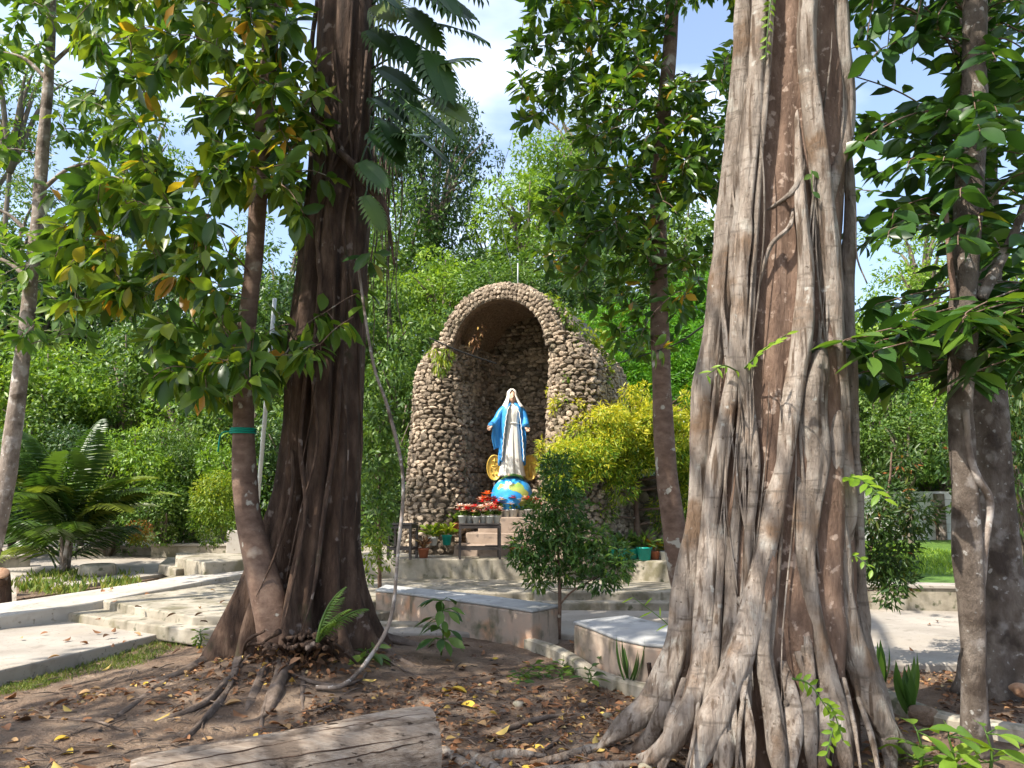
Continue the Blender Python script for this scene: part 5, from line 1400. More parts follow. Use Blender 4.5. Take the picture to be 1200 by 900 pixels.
for px, py, D, w, h, k_, m in ((520, 345, 24, 1.6, 1.5, 'broad', 'lf_bright'), (560, 335, 28, 1.8, 1.4, 'dense', 'lf_dark'), (455, 400, 20, 1.6, 1.8, 'broad', 'lf_green'), (470, 470, 18, 1.2, 1.6, 'broad', 'lf_green'), (600, 370, 22, 1.8, 1.5, 'dense', 'lf_green'), (690, 370, 21, 1.5, 1.5, 'dense', 'lf_dark'), (430, 330, 26, 2.0, 2.2, 'broad', 'lf_green'),
                             (720, 330, 27, 2.2, 2.0, 'dense', 'lf_green'), (800, 300, 27, 2.4, 2.4, 'broad', 'lf_green'), (850, 380, 24, 2.0, 2.4, 'dense', 'lf_dark'), (640, 420, 19, 1.2, 1.4, 'dense', 'lf_dark'), (560, 400, 36, 4.0, 2.4, 'dense', 'lf_dark'), (720, 420, 36, 4.0, 3.0, 'dense', 'lf_green'), (470, 420, 34, 3.6, 3.0, 'dense', 'lf_dark')):
    far_tree(px, py, D, w, h, k_, M[m], 'jungle_tree', look(k_, m) + ' jungle tree behind the grotto', look(k_, m) + ' trees behind the grotto')
for px, py, D, w, h in ((735, 400, 18, 1.3, 1.1), (790, 405, 17.5, 1.4, 1.2), (770, 450, 16.5, 1.5, 1.0), (830, 440, 17, 1.3, 1.2), (720, 450, 16.8, 1.0, .9), (815, 370, 19, 1.4, 1.0)):
    far_tree(px, py, D, w, h, 'feather', M['lf_feather'], 'feathery_bush', 'bright green feathery bush on the bank behind the golden shrub', 'feathery bushes on the bank', 'bush', base=.5)
left_lab = 'dense jungle tree behind the left court'
for px, py, D, w, h, k_, m in ((-40, 430, 20, 2.2, 2.4, 'broad', 'lf_green'), (40, 380, 26, 2.4, 2.6, 'dense', 'lf_dark'), (60, 470, 19, 1.6, 1.6, 'broad', 'lf_bright'), (120, 350, 28, 2.6, 2.6, 'broad', 'lf_dark'), (150, 450, 21, 1.8, 1.8, 'broad', 'lf_green'), (200, 400, 25, 2.2, 2.2, 'dense', 'lf_dark'),
                             (230, 480, 20, 1.7, 1.7, 'airy', 'lf_bright'), (270, 420, 24, 2.2, 2.4, 'broad', 'lf_green'), (300, 500, 19, 1.6, 1.7, 'broad', 'lf_green'), (350, 400, 26, 2.4, 2.6, 'dense', 'lf_dark'), (10, 290, 30, 2.6, 2.6, 'airy', 'lf_green'), (-60, 330, 25, 2.4, 2.6, 'dense', 'lf_dark'), (80, 250, 34, 2.6, 2.4, 'airy', 'lf_green'), (400, 460, 20, 1.6, 2.0, 'broad', 'lf_green'), (330, 320, 31, 2.6, 2.6, 'airy', 'lf_green'), (-20, 190, 36, 3.2, 2.8, 'airy', 'lf_pale'), (30, 430, 38, 4.2, 3.0, 'dense', 'lf_green'), (180, 420, 40, 4.4, 3.2, 'dense', 'lf_dark'), (330, 430, 38, 4.2, 3.2, 'broad', 'lf_dark'), (-130, 420, 36, 4.0, 3.4, 'dense', 'lf_dark'), (100, 500, 30, 2.8, 2.2, 'dense', 'lf_dark'), (240, 500, 29, 2.8, 2.2, 'broad', 'lf_dark'), (10, 510, 28, 2.6, 2.0, 'broad', 'lf_dark'), (380, 510, 27, 2.4, 2.2, 'dense', 'lf_dark')):
    far_tree(px, py, D, w, h, k_, M[m], 'jungle_tree', look(k_, m) + ' jungle tree behind the left court', look(k_, m) + ' trees behind the left court')
for px, py, D, w, h, k_, m in ((20, 560, 17, 1.2, 1.3, 'broad', 'lf_green'), (100, 560, 17.5, 1.2, 1.2, 'dense', 'lf_dark'), (160, 555, 17, 1.1, 1.2, 'broad', 'lf_bright'), (215, 560, 17.3, 1.0, 1.2, 'feather', 'lf_green'), (195, 600, 16.5, .9, .8, 'broad', 'lf_green'), (290, 570, 16.8, 1.0, 1.3, 'broad', 'lf_bright'), (350, 560, 17, 1.2, 1.4, 'dense', 'lf_dark'), (-40, 590, 15.5, 1.2, 1.2, 'broad', 'lf_dark'), (130, 605, 16.6, .9, .8, 'dense', 'lf_green'), (235, 545, 18, 1.1, 1.2, 'airy', 'lf_bright'), (60, 500, 18.5, 1.2, 1.2, 'broad', 'lf_green'), (455, 545, 16, .9, 1.2, 'broad', 'lf_green'), (440, 610, 15.5, .9, .8, 'dense', 'lf_dark')):
    far_tree(px, py, D, w, h, k_, M[m], 'jungle_bush', look(k_, m) + ' bush behind the low court wall', look(k_, m) + ' bushes behind the court wall', 'bush')
right_lab = 'bright green tree beyond the raised lawn'
for px, py, D, w, h, k_, m in ((1080, 345, 26, 2.2, 2.0, 'airy', 'lf_bright'), (1035, 420, 24, 1.8, 1.9, 'broad', 'lf_bright'), (1120, 420, 23, 1.9, 1.9, 'broad', 'lf_bright'), (1180, 380, 24, 2.2, 2.4, 'broad', 'lf_bright'), (1230, 330, 26, 2.4, 2.6, 'airy', 'lf_green'), (1010, 500, 21, 1.5, 1.7, 'dense', 'lf_green'), (1080, 500, 22, 1.7, 1.7, 'broad', 'lf_bright'), (1060, 520, 19, 1.1, 1.1, 'broad', 'lf_green'), (1105, 530, 21.5, 1.2, 1.2, 'broad', 'lf_bright'), (1150, 500, 23, 1.6, 1.6, 'broad', 'lf_green'), (1215, 540, 17, 1.7, 2.2, 'dense', 'lf_dark'), (1290, 480, 20, 2.2, 2.6, 'dense', 'lf_dark'), (960, 430, 25, 1.8, 2.2, 'broad', 'lf_green'), (900, 480, 20, 1.6, 2.0, 'dense', 'lf_green'), (1060, 470, 34, 4.0, 2.4, 'dense', 'lf_green'), (1200, 450, 34, 4.0, 3.0, 'dense', 'lf_green'), (1140, 560, 26, 2.2, 1.8, 'dense', 'lf_dark'), (1000, 560, 26, 2.2, 1.8, 'dense', 'lf_dark')):
    far_tree(px, py, D, w, h, k_, M[m], 'garden_tree', look(k_, m) + ' tree beyond the raised lawn', look(k_, m) + ' trees beyond the lawn')
rb = far_tree(1212, 575, 9.0, .75, 1.5, 'dense', M['lf_rust'], 'dark_rusty_shrub', 'tall dark shrub with rusty tips behind the thick grey trunk', None, 'shrub')

# ---- shrubs with fine leaves of their own
def fine_bush(name, lobes_, per, T, L_, mat, label, cat='shrub', stem=None, vtop=None, group=None, droop=.35, vj=.22):
    pos, d, up, v = [], [], [], []
    zmin = min(c_[2] - r_[2] for c_, r_ in lobes_); zmax = max(c_[2] + r_[2] for c_, r_ in lobes_)
    for c_, r_ in lobes_:
        n = int(per * (np.prod(r_) ** (2 / 3)) + 20); q = rand_dirs(n); p = np.array(c_) + q * (U(.35, 1.05, n) ** .6)[:, None] * np.array(r_)
        pos.append(p); d.append(unit(q * .7 + rand_dirs(n) * .7 - UPV * droop)); up.append(unit(q * .6 + UPV * .7 + .5 * rng.normal(size=(n, 3))))
        vv = rng.normal(.45, .1) + rng.normal(0, vj, n)
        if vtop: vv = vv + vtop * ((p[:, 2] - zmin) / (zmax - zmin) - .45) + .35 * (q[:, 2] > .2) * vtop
        v.append(np.clip(vv, 0, 1))
    pos, d, up, v = map(np.concatenate, (pos, d, up, v))
    base = stem[0] if stem else lobes_[0][0]
    t_ = thing(name, (base[0], base[1], base[2]), label, cat, group)
    V, F, a = scatter(T, pos, d, up, U(.7, 1.25, len(pos)) * L_, v)
    tag(mobj('foliage', mkmesh('foliage', V, F, mat, a), t_), kind='stuff')
    if stem:
        MB().add(*tube(stem[1], stem[2], 8, n=20, wob=.06)).obj('stem', M['bark_mid'], t_)
        mb = MB(); top = np.array(stem[1][-1]); st = catmull(np.array(stem[1]), 20)
        for c_, r_ in lobes_:
            s = st[np.argmin(np.linalg.norm(st - (np.array(c_) - [0, 0, .15]), axis=1))]; mb.add(*tube([s, (s + c_) / 2 + [0, 0, -.03], c_], [stem[2][-1], stem[2][-1] * .6, .003], 5, n=7))
        mb.obj('branches', M['bark_mid'], t_)
    return t_
def px_lobes(spec, jitter=0):
    out = []
    for x, y, D, rx, rz in spec:
        c_ = at(x, y, D); k_ = D / 900; out.append((c_, (rx * k_, max(rx, rz) * k_ * .9, rz * k_)))
    return out
# golden weeping shrub
spec = []
for k_ in range(100):
    t_ = U(-1, 1); x = 744 + 84 * t_; ytop = 470 + 48 * abs(t_) ** 1.8; y = ytop + abs(rng.normal(0, 1)) * 42 + 4
    if y > 610: continue
    spec.append((x, y, 12.35 + U(-.45, .5) + .5 * t_, U(16, 30), U(10, 19)))
spec += [(652, 535, 11.75, 14, 9), (664, 560, 11.8, 16, 11), (815, 490, 12.9, 22, 14), (800, 560, 12.9, 24, 22), (810, 600, 13.0, 20, 24), (780, 600, 12.9, 22, 22)]
b0 = np.array([at(745, 560, 12.75)[0], 12.75, .45])
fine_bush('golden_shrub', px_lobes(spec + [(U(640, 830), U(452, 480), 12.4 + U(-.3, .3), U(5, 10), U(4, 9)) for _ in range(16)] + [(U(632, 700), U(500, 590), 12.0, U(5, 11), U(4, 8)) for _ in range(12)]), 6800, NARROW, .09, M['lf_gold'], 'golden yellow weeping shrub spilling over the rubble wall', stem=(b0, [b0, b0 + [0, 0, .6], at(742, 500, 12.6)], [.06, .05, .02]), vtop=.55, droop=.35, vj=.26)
# sapling between the benches
spec = [(652, 560, 8.5, 18, 24), (645, 590, 8.5, 26, 22), (665, 595, 8.4, 24, 24), (635, 620, 8.5, 30, 18), (660, 625, 8.4, 36, 22), (690, 630, 8.5, 26, 18), (620, 640, 8.4, 26, 16), (650, 652, 8.4, 30, 16), (690, 652, 8.3, 26, 16), (712, 645, 8.5, 24, 14), (628, 662, 8.5, 20, 14), (720, 668, 8.3, 20, 14), (702, 680, 8.3, 22, 12), (668, 670, 8.5, 20, 12), (632, 680, 8.5, 16, 10), (732, 655, 8.5, 12, 10), (645, 545, 8.5, 10, 12), (660, 540, 8.5, 8, 12), (608, 655, 8.5, 14, 8)]
b0 = on(655, 748, -.02)
fine_bush('bench_sapling', px_lobes(spec), 8500, T_kite(.28, .03), .085, M['lf_sap'], 'small bushy sapling growing in the gap between the two benches', 'sapling', stem=(b0, [b0, at(656, 705, 8.5), at(655, 670, 8.45), at(653, 600, 8.5), at(652, 548, 8.5)], [.022, .02, .016, .010, .005]))
MB().add(*tube([at(656, 708, 8.5), at(672, 692, 8.4), at(700, 676, 8.35)], [.012, .010, .006], 6, n=10)).obj('branches', M['bark_mid'], bpy.data.objects['bench_sapling'])
# shrub behind the fig on the right
spec = []
for k_ in range(26):
    x, y = rng.normal(1040, 30), U(525, 705); 
    if abs(x - 1042) > 56 or (x > 1062 and y > 610): continue
    spec.append((x, y, 7.2 + U(-.3, .3), U(15, 26), U(13, 22)))
b0 = on(1006, 782, -.02)
fine_bush('rusty_shrub', px_lobes(spec), 6500, T_kite(.3), .075, M['lf_rust'], 'rust tinged shrub on a thin stem behind the fig trunk', 'shrub', stem=(b0, [b0, at(1005, 720, 7.2), at(1015, 660, 7.2), at(1040, 580, 7.2), at(1045, 530, 7.2)], [.025, .022, .02, .014, .006]))
# ornamental shrubs of the court
fine_bush('round_shrub', px_lobes([(250, 585, 14.2, 24, 30), (240, 605, 14.2, 20, 24), (262, 600, 14.2, 22, 26), (255, 570, 14.2, 18, 20), (240, 575, 14.2, 16, 18), (265, 575, 14.3, 16, 18), (250, 625, 14.2, 18, 16)]), 5200, T_kite(.4), .07, M['lf_yel'], 'clipped round yellow-green shrub above the planter wall', vtop=.3)
fine_bush('orange_shrub', px_lobes([(163, 622, 14.6, 14, 13), (158, 628, 14.6, 11, 10), (168, 630, 14.6, 11, 10)]), 5200, T_kite(.4), .06, M['lf_orange'], 'small orange and yellow shrub in front of the low wall', vtop=.7)
fine_bush('columnar_shrub', px_lobes([(440, 500, 10.6, 22, 28), (452, 490, 10.6, 20, 20), (436, 550, 10.5, 20, 32), (455, 540, 10.6, 16, 26), (440, 610, 10.4, 18, 26), (450, 590, 10.5, 16, 24)]), 3000, MIDL, .10, M['lf_green'], 'upright green shrub between the dark trunk and the grotto', stem=(on(445, 690, .2), [on(445, 690, .2), at(444, 600, 10.5), at(445, 500, 10.6)], [.03, .025, .01]))
fine_bush('low_leafy_shrub', px_lobes([(432, 650, 9.4, 16, 18), (440, 630, 9.4, 14, 16), (425, 672, 9.3, 14, 14), (450, 655, 9.4, 12, 12)]), 3200, T_kite(.4), .07, M['lf_yel'], 'low yellow-green shrub at the foot of the dark trunk')
# vines on the grotto
gv = [(656, 365, 12.6, 16, 10), (668, 378, 12.6, 14, 10), (680, 392, 12.7, 14, 9), (690, 405, 12.8, 14, 12), (700, 425, 12.8, 10, 14), (672, 410, 12.4, 8, 18), (684, 440, 12.5, 9, 18), (694, 460, 12.6, 10, 14), (645, 350, 12.7, 10, 6), (706, 440, 12.6, 12, 16), (712, 415, 12.8, 12, 14), (700, 395, 12.9, 12, 10), (665, 440, 12.2, 5, 10), (676, 465, 12.3, 8, 8)]
fine_bush('climbing_vine', px_lobes(gv), 2300, T_kite(.6), .09, M['lf_yel'], 'leafy vine trailing over the right shoulder of the grotto', 'vine', droop=.6)
fine_bush('hanging_fern', px_lobes([(516, 425, 12.3, 8, 14), (525, 415, 12.4, 6, 12), (510, 412, 12.3, 8, 8)]), 1900, NARROW, .13, M['lf_yel'], 'thin fern tuft hanging on the left shoulder of the grotto', 'fern', droop=1.2)
fine_bush('vault_moss_tuft', px_lobes([(556, 400, 13.2, 7, 9), (563, 385, 13.2, 5, 8)]), 1500, NARROW, .10, M['lf_dry'], 'dry tuft of moss hanging under the vault', 'moss', droop=1.2)

# ---- palm clump
def frond(seed, L_=1.5, arch=.55, nl=26, ll=.38, lw=.035):
    r_ = np.random.default_rng(seed); V, F = [], []
    for i in range(nl):
        t_ = .18 + .82 * i / (nl - 1); p = np.array([0, L_ * t_ * (1 - .12 * t_), L_ * (.55 * t_ - arch * 1.15 * t_ * t_)]); l_ = ll * math.sin(math.pi * (.12 + .82 * t_)) ** .6
        for s in (-1, 1):
            dirv = unit(np.array([s * 1.0, .55, -.25 - .25 * r_.uniform()])); side = unit(np.cross(dirv, [0, 0, 1])) * lw / 2; m = p + dirv * l_ * .5; e = p + dirv * l_ + np.array([0, 0, -.18 * l_])
            k_ = len(V); V += [p, m - side, e, m + side]; F += [(k_, k_ + 1, k_ + 2), (k_, k_ + 2, k_ + 3)]
    st = [np.array([0, L_ * t_ * (1 - .12 * t_), L_ * (.55 * t_ - arch * 1.15 * t_ * t_)]) for t_ in np.linspace(0, 1, 12)]
    Vt, Ft = tube(st, np.linspace(.016, .004, 12), 5)
    Ft3 = [f for q in Ft for f in ([(q[0], q[1], q[2]), (q[0], q[2], q[3])] if len(q) == 4 else [])]
    return np.concatenate([np.array(V), Vt]), np.concatenate([np.array(F), np.array(Ft3) + len(V)]), r_
pf = []
for k_ in range(4):
    V, F, r_ = frond(k_, 1.75, .30 + .12 * k_, 28, .46, .05); pf.append(mkmesh('frond', V, F, M['lf_palm'], np.repeat(.1 + .22 * k_, len(V))))
pb = on(72, 672, .17)
pm_ = thing('palm_clump', pb, 'bushy palm clump with arching fronds beside the path', 'palm')
for k_ in range(40):
    a = 2 * math.pi * k_ * .382 + U(-.2, .2); ti = R(U(0, 60)); sc = U(.75, 1.15)
    h0 = U(.2, 1.3) * (1 - ti / 2)
    mobj('frond', pf[int(rng.integers(4))], pm_, Matrix.Translation((pb[0] + U(-.12, .12), pb[1] + U(-.12, .12), pb[2] + h0)) @ Matrix.Rotation(a, 4, 'Z') @ Matrix.Rotation(R(60) - ti * .8, 4, 'X') @ Matrix.Scale(sc, 4))
for k_ in range(5):
    c_ = pb + np.array([U(-.2, .2), U(-.2, .2), 0]); MB().add(*tube([c_, c_ + [U(-.1, .1), 0, .8]], [.04, .03], 8, n=6)).obj('cane', M['bark_grey'], pm_)

# ---- fern at the foot of the dark trunk
ff = [mkmesh('frond', *frond(20 + k_, .52, .35, 17, .10, .016)[:2], M['lf_sap'], None) for k_ in range(2)]
for me in ff:
    at_ = me.attributes.new('v', 'FLOAT', 'POINT'); at_.data.foreach_set('value', np.full(len(me.vertices), .75, np.float32))
fb = lpt(372, 752, .10); fr = thing('fern', fb, 'small fern with lacy fronds at the foot of the dark trunk', 'fern')
for k_, (a, ti, sc) in enumerate(((-60, 20, 1), (-100, 35, .8), (-20, 10, .9), (-75, 55, 1), (-140, 25, .7), (-40, 45, .85))):
    mobj('frond', ff[k_ % 2], fr, Matrix.Translation(fb) @ Matrix.Rotation(R(a - 90 + 90), 4, 'Z') @ Matrix.Rotation(R(ti), 4, 'X') @ Matrix.Scale(sc, 4))

# ================================================================== FOREGROUND DETAILS
# log
lg = thing('cut_log', on(330, 905, 0), 'weathered debarked log lying on the dirt', 'log')
A_, B2 = at(152, 926, 3.92), at(505, 872, 4.55); A_[2], B2[2] = .14, .18
n_ = 40; P = np.array([A_ + (B2 - A_) * t_ for t_ in np.linspace(0, 1, n_)]); ax = unit(B2 - A_); e1 = unit(np.cross(ax, UPV)); e2 = np.cross(e1, ax); rings = []; ths = np.linspace(0, 2 * math.pi, 320, endpoint=False)
for i, p in enumerate(P):
    t_ = i / (n_ - 1); r_ = (.165 + .03 * t_) * (1 + .02 * math.sin(9 * t_)); r_ *= np.where(t_ < .02, .96, 1) * np.where(t_ > .98, .97, 1)
    q = p + r_ * (np.cos(ths)[:, None] * e1 + np.sin(ths)[:, None] * e2)
    rr = 1 + .025 * fbm(q * 1.0, 6, 3, 4)
    for cang, wv in ((.25, .9), (.62, 1.6), (.95, 2.3), (1.3, .4), (1.6, 3.1), (.05, 4.4)):     # drying cracks along the grain
        da = ths - cang - .10 * math.sin(4 * t_ + 2.3 * wv) - .03 * math.sin(23 * t_ + wv); rr -= .15 * np.exp(-(da / .05) ** 2) * max(0, math.sin(3.4 * t_ + 1.9 * wv))
    rings.append(p + (q - p) * rr[:, None])
MB().add(*loft(rings, cap=False)).obj('log_body', M['log'], lg)
for i, s in ((0, -1), (-1, 1)):
    c_ = P[i] + ax * s * .01; mb = MB(); ring_ = rings[i]; mb.add(np.vstack([ring_, (ring_ + c_) / 2 + ax * s * .004, [c_]]), [(k_, (k_ + 1) % 320, 320 + (k_ + 1) % 320, 320 + k_) for k_ in range(320)] + [(320 + k_, 320 + (k_ + 1) % 320, 640) for k_ in range(320)]); mb.obj('cut_end', M['wood_cut'], lg)
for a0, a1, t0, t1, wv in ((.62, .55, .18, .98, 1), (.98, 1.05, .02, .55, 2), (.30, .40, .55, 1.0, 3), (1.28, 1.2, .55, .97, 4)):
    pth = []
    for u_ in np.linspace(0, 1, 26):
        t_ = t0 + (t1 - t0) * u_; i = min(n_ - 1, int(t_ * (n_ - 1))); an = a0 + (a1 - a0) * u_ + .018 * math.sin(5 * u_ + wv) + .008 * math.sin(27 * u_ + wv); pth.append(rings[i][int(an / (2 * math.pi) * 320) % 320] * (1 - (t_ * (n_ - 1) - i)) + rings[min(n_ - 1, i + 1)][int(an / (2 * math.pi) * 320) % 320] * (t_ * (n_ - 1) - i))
    MB().add(*tube(pth, [.001, .004, .003, .005, .002, .001], 6, n=50)).obj('crack_shade_strip', M['bark_left'], lg)  # thin dark tubes paint the shade inside the log's cracks
# cut stump at the left edge and a stone stump in the weeds
s0 = on(-2, 700, .1); st_ = thing('sawn_stump', (s0[0], s0[1], 0), 'sawn tree stump with reddish cut face by the left path', 'stump')
MB().add(*tube([s0 - [0, 0, .2], s0 + [0, 0, .15], s0 + [.05, -.1, .33]], [.17, .15, .13], 14, n=12, wob=.06)).obj('stump_wood', M['bark_left'], st_)
MB().add(*tube([s0 + [.05, -.1, .325], s0 + [.055, -.11, .345]], [.125, .12], 14)).obj('cut_face', M['wood_cut'], st_)
s1 = on(114, 672, .2); st_ = thing('round_stone_seat', (s1[0], s1[1], .17), 'round pale stone seat among the weeds', 'stone')
bevel(MB().add(*lathe([(.26, 0), (.29, .05), (.28, .18), (.25, .2)], (s1[0], s1[1], .15), 18)).obj('seat_block', M['riser'], st_), .01)
# weeds round it
def tuft(name, pts, n, L_, mat, label, cat='plant', kind=None, spread=.15, T=LONGL, group=None, lean=.5):
    pos = np.repeat(np.array(pts), n, 0); N_ = len(pos); pos = pos + np.stack([rng.normal(0, spread, N_), rng.normal(0, spread, N_), np.zeros(N_)], 1)
    d = unit(np.stack([rng.normal(0, lean, N_), rng.normal(0, lean, N_), np.full(N_, 1.0)], 1)); up = unit(np.stack([rng.normal(size=N_), rng.normal(size=N_), np.full(N_, .4)], 1))
    V, F, v = scatter(T, pos, d, up, U(.6, 1.2, N_) * L_, U(0, 1, N_)); return tag(mobj(name, mkmesh(name, V, F, mat, v)), label, cat, group, kind)
pts = [on(U(30, 150), U(672, 694), .15) for k_ in range(60)]
for p in pts: p[2] = .12
V, F = prism([xy(on(20, 702, .12)), xy(on(150, 684, .12)), xy(on(200, 674, .12)), xy(on(90, 668, .12)), xy(on(20, 680, .12))], -.3, .12)
struct(MB().add(V, F).obj('garden_bed', M['soil'], smooth=False))
tuft('weeds', pts, 14, .16, M['lf_grass'], 'patch of pale weeds beside the left path', 'weeds', 'stuff', .14, T_kite(.25))
# grass strip at the edge of the plaza
gp = []
while len(gp) < 5200:
    x, y = U(-10, 262), U(738, 812)
    yl = 790 - .235 * x + 2
    if y < yl or y > yl + 26 + 12 * math.sin(x * .05) * U(0, 1): continue
    q = on(x, y, -.14); q[2] = gh(q[0], q[1]) - .005; gp.append(q)
tuft('grass', np.array(gp), 1, .055, M['lf_grass'], 'short yellow-green grass along the plaza edge', 'grass', 'stuff', .03, T_kite(.12), lean=.6)
gp = []
while len(gp) < 9000:
    q = np.array([U(4.5, 9), U(12.0, 19), .27]); gp.append(q)
tuft('lawn_grass', np.array(gp), 1, .10, M['lf_bright'], 'bright mown grass on the raised lawn', 'grass', 'stuff', .03, T_kite(.2), lean=.6)
# seedling with broad leaves in front of the bench
def rosette_plant(name, base, h, n, L_, mat, label, T=LEAFW, levels=3, spread=.8, droop=.35, cat='plant', group=None):
    base = np.array(base); t_ = thing(name, base, label, cat, group)
    MB().add(*tube([base, base + [.02, 0, h * .5], base + [0, 0, h]], [.010, .008, .005], 6, n=10)).obj('stem', M['lf_green'], t_)
    pos, d, up = [], [], []
    for i in range(n):
        t2 = .3 + .7 * (i % levels) / max(1, levels - 1); a = i * 2.4 + U(-.3, .3); dd = np.array([math.cos(a) * spread, math.sin(a) * spread, U(-.1, .45) - droop * .3])
        s = base + [0, 0, h * t2]; e = s + unit(dd) * L_ * .45; MB().add(*tube([s, e], .004, 5)).obj('leaf_stalk', M['lf_green'], t_)
        pos.append(e); d.append(unit(dd - UPV * droop)); up.append(unit(UPV + .35 * rng.normal(size=3)))
    leafy(t_, name, T, np.array(pos), np.array(d), np.array(up), U(.75, 1.2, n) * L_, U(.1, .9, n), mat, 300); return t_
q = on(517, 768, .03)
rosette_plant('broad_leaf_seedling', q, .50, 26, .20, M['lf_sap'], 'dark seedling with drooping palmate leaves beside the dark trunk', LEAF, 5, 1, .5)
q = on(432, 778, .05)
rosette_plant('ground_creeper', q, .12, 16, .15, M['lf_mid'], 'low heart-leaved plant on the dirt below the hanging root', LEAFW, 3, 1, .2)
q = on(233, 760, 0)
rosette_plant('weedy_herb', q, .16, 26, .07, M['lf_yel'], 'small weedy herb at the left foot of the dark trunk', LEAF, 5, .8, .2)
for k_ in range(12):
    q = on(U(600, 690), U(772, 790), 0); q[2] = gh(q[0], q[1]); rosette_plant('trailing_plant', q, .04, 6, .10, M['lf_mid'], 'trailing green leaves creeping beside the thin curved kerb', LEAF, 2, 1, .1, group='trailing plants by the kerb')
for k_, (x, y) in enumerate(((705, 782), (690, 800))):
    q = on(x, y, 0); rosette_plant('kerb_weed', q, .1, 9, .12, M['lf_right'], ['dark leafy weed between kerb and peach stained bench', 'dark clump of leaves lapping over the kerb'][k_], LEAF, 2, 1, .1)
def blades(name, base, n, L_, mat, label, spread=.6, T=None):
    base = np.array(base); t_ = thing(name, base, label, 'plant'); N_ = n; a = U(0, 6.28, N_)
    d = unit(np.stack([np.cos(a) * spread, np.sin(a) * spread, U(.8, 1.2, N_)], 1)); pos = base + np.stack([U(-.03, .03, N_), U(-.03, .03, N_), 0 * a], 1)
    leafy(t_, name, T or T_leaf(.10, .02, .25), pos, d, unit(np.stack([np.cos(a), np.sin(a), .6 + 0 * a], 1)), U(.7, 1.15, N_) * L_, U(.1, .8, N_), mat, 60); return t_
blades('strap_leaf_plant', on(738, 803, 0), 9, .36, M['lf_sap'], 'strap leaved plant in front of the peach stained bench')
blades('broad_blade_plant', on(1068, 838, 0), 8, .38, M['lf_sap'], 'plant with broad upright blades by the pale kerb', .5, T_leaf(.2, .03, .2))
blades('broad_blade_plant', on(1035, 800, 0), 5, .34, M['lf_right'], 'dark narrow bladed plant near the shrub stem', .35, T_leaf(.16, .03, .15))
sprig('bamboo_shoot', at(830, 785, 6.2), at(742, 700, 6.4), 9, .11, M['lf_lime'], 'thin grassy shoot arching beside the fig', T=T_leaf(.12, .02, .25), face=(0, -.8, .5))
sk = on(763, 826, 0); tag(MB().add(*tube([sk - [0, 0, .05], sk + [.005, 0, .15], sk + [-.01, 0, .30]], [.022, .02, .018], 8, n=10, wob=.12)).obj('dead_stake', M['bark_left']), 'short dead stake standing beside the fig roots', 'stake')
for k_, (x, y, lab) in enumerate(((1078, 905, 'clump of light green leaves beside the fig base'), (1115, 912, 'light green leafy clump between the fig and the pale trunk'), (1160, 908, 'light green leafy clump right at the pale trunk'))):
    q = on(x, y, 0); rosette_plant('leafy_clump', q, .22, 12, .15, M['lf_bright'], lab, LEAFW, 3, .9, .2)
# dark dug pit rocks / clods by the kerb
def stone_thing(name, p, r, label, mat, cat, sq=.6, group=None):
    V, F = ROCKS[int(rng.integers(6))]; B = np.diag([r, r * .8, r * sq]); o = MB().add(V @ B + p, F).obj(name, mat); m5 = o.modifiers.new('round', 'SUBSURF'); m5.levels = m5.render_levels = 1
    return tag(o, label, cat, group)
stone_thing('dirt_clod', on(1082, 838, .03), .12, 'dark clod of earth by the broad bladed plant', M['soil'], 'clod')
stone_thing('coconut_husk', on(1195, 808, .08), .10, 'brown coconut husk beside the flaring grey trunk', M['wood_cut'], 'husk')
for k_ in range(26):
    q = on(U(520, 800), U(815, 895), 0); q[2] = gh(q[0], q[1]) + .01; stone_thing('pebble', q, U(.02, .055), 'small greyish pebble lying in the leaf litter', M['bark_root'] if k_ % 3 else M['riser'], 'pebble', .6, 'pebbles in the leaf litter')
# fallen sticks
for k_, (pts, w, lab) in enumerate((([(590, 845), (640, 832), (695, 826)], .022, 'dark fallen stick on the dirt between log and fig'), ([(50, 830), (110, 842), (145, 850)], .012, 'pale thin stick on the dirt near the log'), ([(552, 800), (575, 806), (592, 812)], .012, 'short forked twig on the dirt'), ([(450, 742 + 40), (480, 790), (505, 792)], .010, 'thin twig under the broad-leaved seedling'), ([(330, 800), (380, 810), (420, 803), (432, 790)], .018, 'curved grey root stick by the dark trunk'), ([(640, 870), (668, 850), (690, 858)], .012, 'broken twig among the fig roots'))):
    P = []
    for x, y in pts: q = on(x, y, 0); q[2] = gh(q[0], q[1]) + w * .6; P.append(q)
    tag(MB().add(*tube(P, [w, w * .8, w * .5], 7, n=16, wob=.15)).obj('fallen_stick', M['bark_root']), lab, 'stick')
# leaf litter: individual large leaves, the rest as one layer
DRY = T_leaf(.5, .16, .22)
dry_me = [mkmesh('fallen_leaf', DRY[0] * [1, 1, s], DRY[1], M['lf_dry'], np.full(len(DRY[0]), vv)) for vv, s in ((.15, 1), (.45, -1), (.6, 1), (.75, 1), (.92, 1), (.95, -1))]
dry_lab = ['dark brown', 'reddish brown', 'rust orange', 'tan', 'yellow', 'yellow']
def drop(px, py, k_, L_, z=None, where='on the dirt', grp='fallen leaves on the dirt'):
    q = on(px, py, 0 if z is None else z); 
    if z is None: q[2] = gh(q[0], q[1])
    q[2] += .012
    o = mobj('fallen_leaf', dry_me[k_], None, Matrix.Translation(q) @ Matrix.Rotation(U(0, 6.28), 4, 'Z') @ Matrix.Rotation(U(-.3, .3), 4, 'X') @ Matrix.Rotation(U(-.35, .35), 4, 'Y') @ Matrix.Scale(L_, 4))
    tag(o, f'{dry_lab[k_]} curled fallen leaf lying {where}', 'leaf', f'{dry_lab[k_]} {grp}')
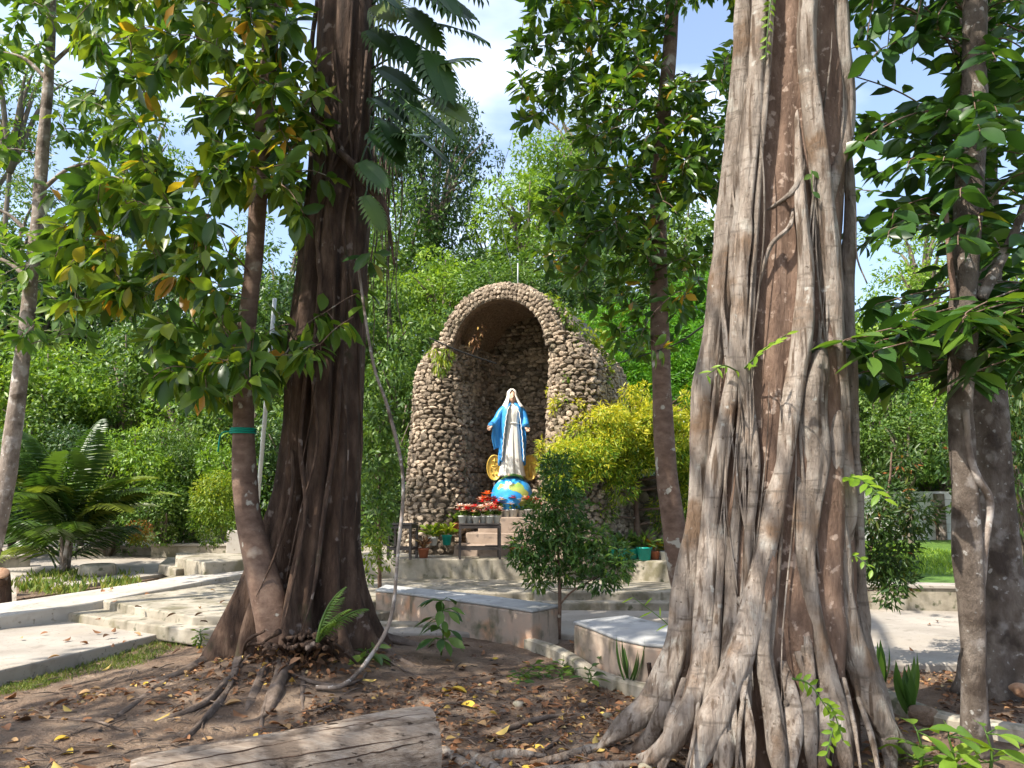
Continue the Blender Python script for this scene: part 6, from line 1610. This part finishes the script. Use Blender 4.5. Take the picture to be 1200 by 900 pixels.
for k_ in range(190):
    x, y = U(0, 830), U(752, 898)
    if y < 800 - .25 * x and x < 250: continue
    drop(x, y, int(rng.choice(6, p=[.22, .25, .2, .18, .1, .05])), U(.07, .15))
for x, y, k_ in ((395, 790, 4), (322, 782, 4), (230, 755, 4), (345, 808, 5), (300, 860, 4), (35, 893, 4), (75, 897, 5), (180, 840, 5), (528, 800, 4), (540, 818, 4), (640, 820, 2), (660, 816, 2), (600, 816, 2), (575, 858, 4)): drop(x, y, k_, U(.12, .19))
for k_ in range(34):
    x, y = U(5, 280), U(690, 770); drop(x, y, int(rng.choice(4)), U(.06, .11), .215 if y < 732 and x > 110 else .015, 'on the left pavement', 'fallen leaves on the left pavement')
for k_ in range(26):
    x, y = U(470, 1190), U(722, 770)
    if 480 < x < 660 and y > 700: continue
    drop(x, y, int(rng.choice(4)), U(.06, .10), .01, 'on the plaza', 'fallen leaves on the plaza')
N_ = 16000; x, y = U(-4.6, 4.4, N_), U(3.4, 8.6, N_); pz = ground_h(x, y) + U(.004, .02, N_)
dens = fbm(np.stack([x, y, 0 * x], 1), 1.4, 3, 9) + .9 * np.exp(-((x - .7) ** 2 + (y - 5.6) ** 2) / 1.5)
k_ = (dens > -.15) & ((x > -3.2) | (y < 6.6)) & (dens + U(-.6, .9, N_) > 0); pos = np.stack([x, y, pz], 1)[k_]; n5 = len(pos)
a = U(0, 6.28, n5); d = np.stack([np.cos(a), np.sin(a), U(-.15, .4, n5)], 1); up = unit(np.stack([rng.normal(0, .5, n5), rng.normal(0, .5, n5), np.ones(n5)], 1))
V, F, v = scatter(T_mid(.5, .14, .25), pos, d, up, U(.018, .075, n5), np.clip(rng.normal(.40, .27, n5), 0, 1))
tag(mobj('leaf_litter', mkmesh('leaf_litter', V, F, M['lf_dry'], v)), 'layer of small brown leaf litter spread over the dirt', 'leaf litter', None, 'stuff')
# heap of dead leaves caught in the roots of the dark trunk
n5 = 420; pos = np.array([on(U(300, 400), U(752, 800), .03) for _ in range(n5)]); pos[:, 2] = ground_h(pos[:, 0], pos[:, 1]) + U(.0, .14, n5)
V, F, v = scatter(T_mid(.5, .14, .25), pos, unit(rand_dirs(n5) * [1, 1, .5]), unit(rand_dirs(n5) + UPV), U(.04, .11, n5), np.clip(rng.normal(.35, .25, n5), 0, 1))
tag(mobj('leaf_heap', mkmesh('leaf_heap', V, F, M['lf_dry'], v)), 'heap of dead leaves caught in the roots of the dark trunk', 'leaf heap', None, 'stuff')
# twiggy debris
mb = MB()
for k_ in range(320):
    q = on(U(20, 820), U(775, 898), 0); q[2] = gh(q[0], q[1]) + .01; a = U(0, 6.28); L_ = U(.06, .28); e = q + np.array([math.cos(a) * L_, math.sin(a) * L_, U(0, .02)])
    mb.add(*tube([q, (q + e) / 2 + [U(-.01, .01), U(-.01, .01), .01], e], [.004, .005, .003], 5, n=5))
tag(mb.obj('twig_debris', M['bark_root']), 'scatter of thin dry twigs over the dirt', 'twigs', None, 'stuff')
# cables
def cable(pts, r_, label): tag(MB().add(*tube([at(*p) for p in pts], r_, 6, n=30)).obj('cable', M['cable']), label, 'cable')
cable([(503, 396, 12.2), (540, 412, 12.3), (582, 426, 12.6)], .012, 'black cable sagging across the mouth of the niche')
cable([(690, 437, 12.6), (745, 419, 10.5), (790, 404, 8.5), (838, 372, 5.4)], .009, 'black cable strung from the grotto to the fig')
cable([(640, -60, 30), (612, 80, 24), (600, 160, 20), (582, 225, 18), (601, 322, 13.4)], .006, 'thin grey wire descending from the sky to the grotto rod')
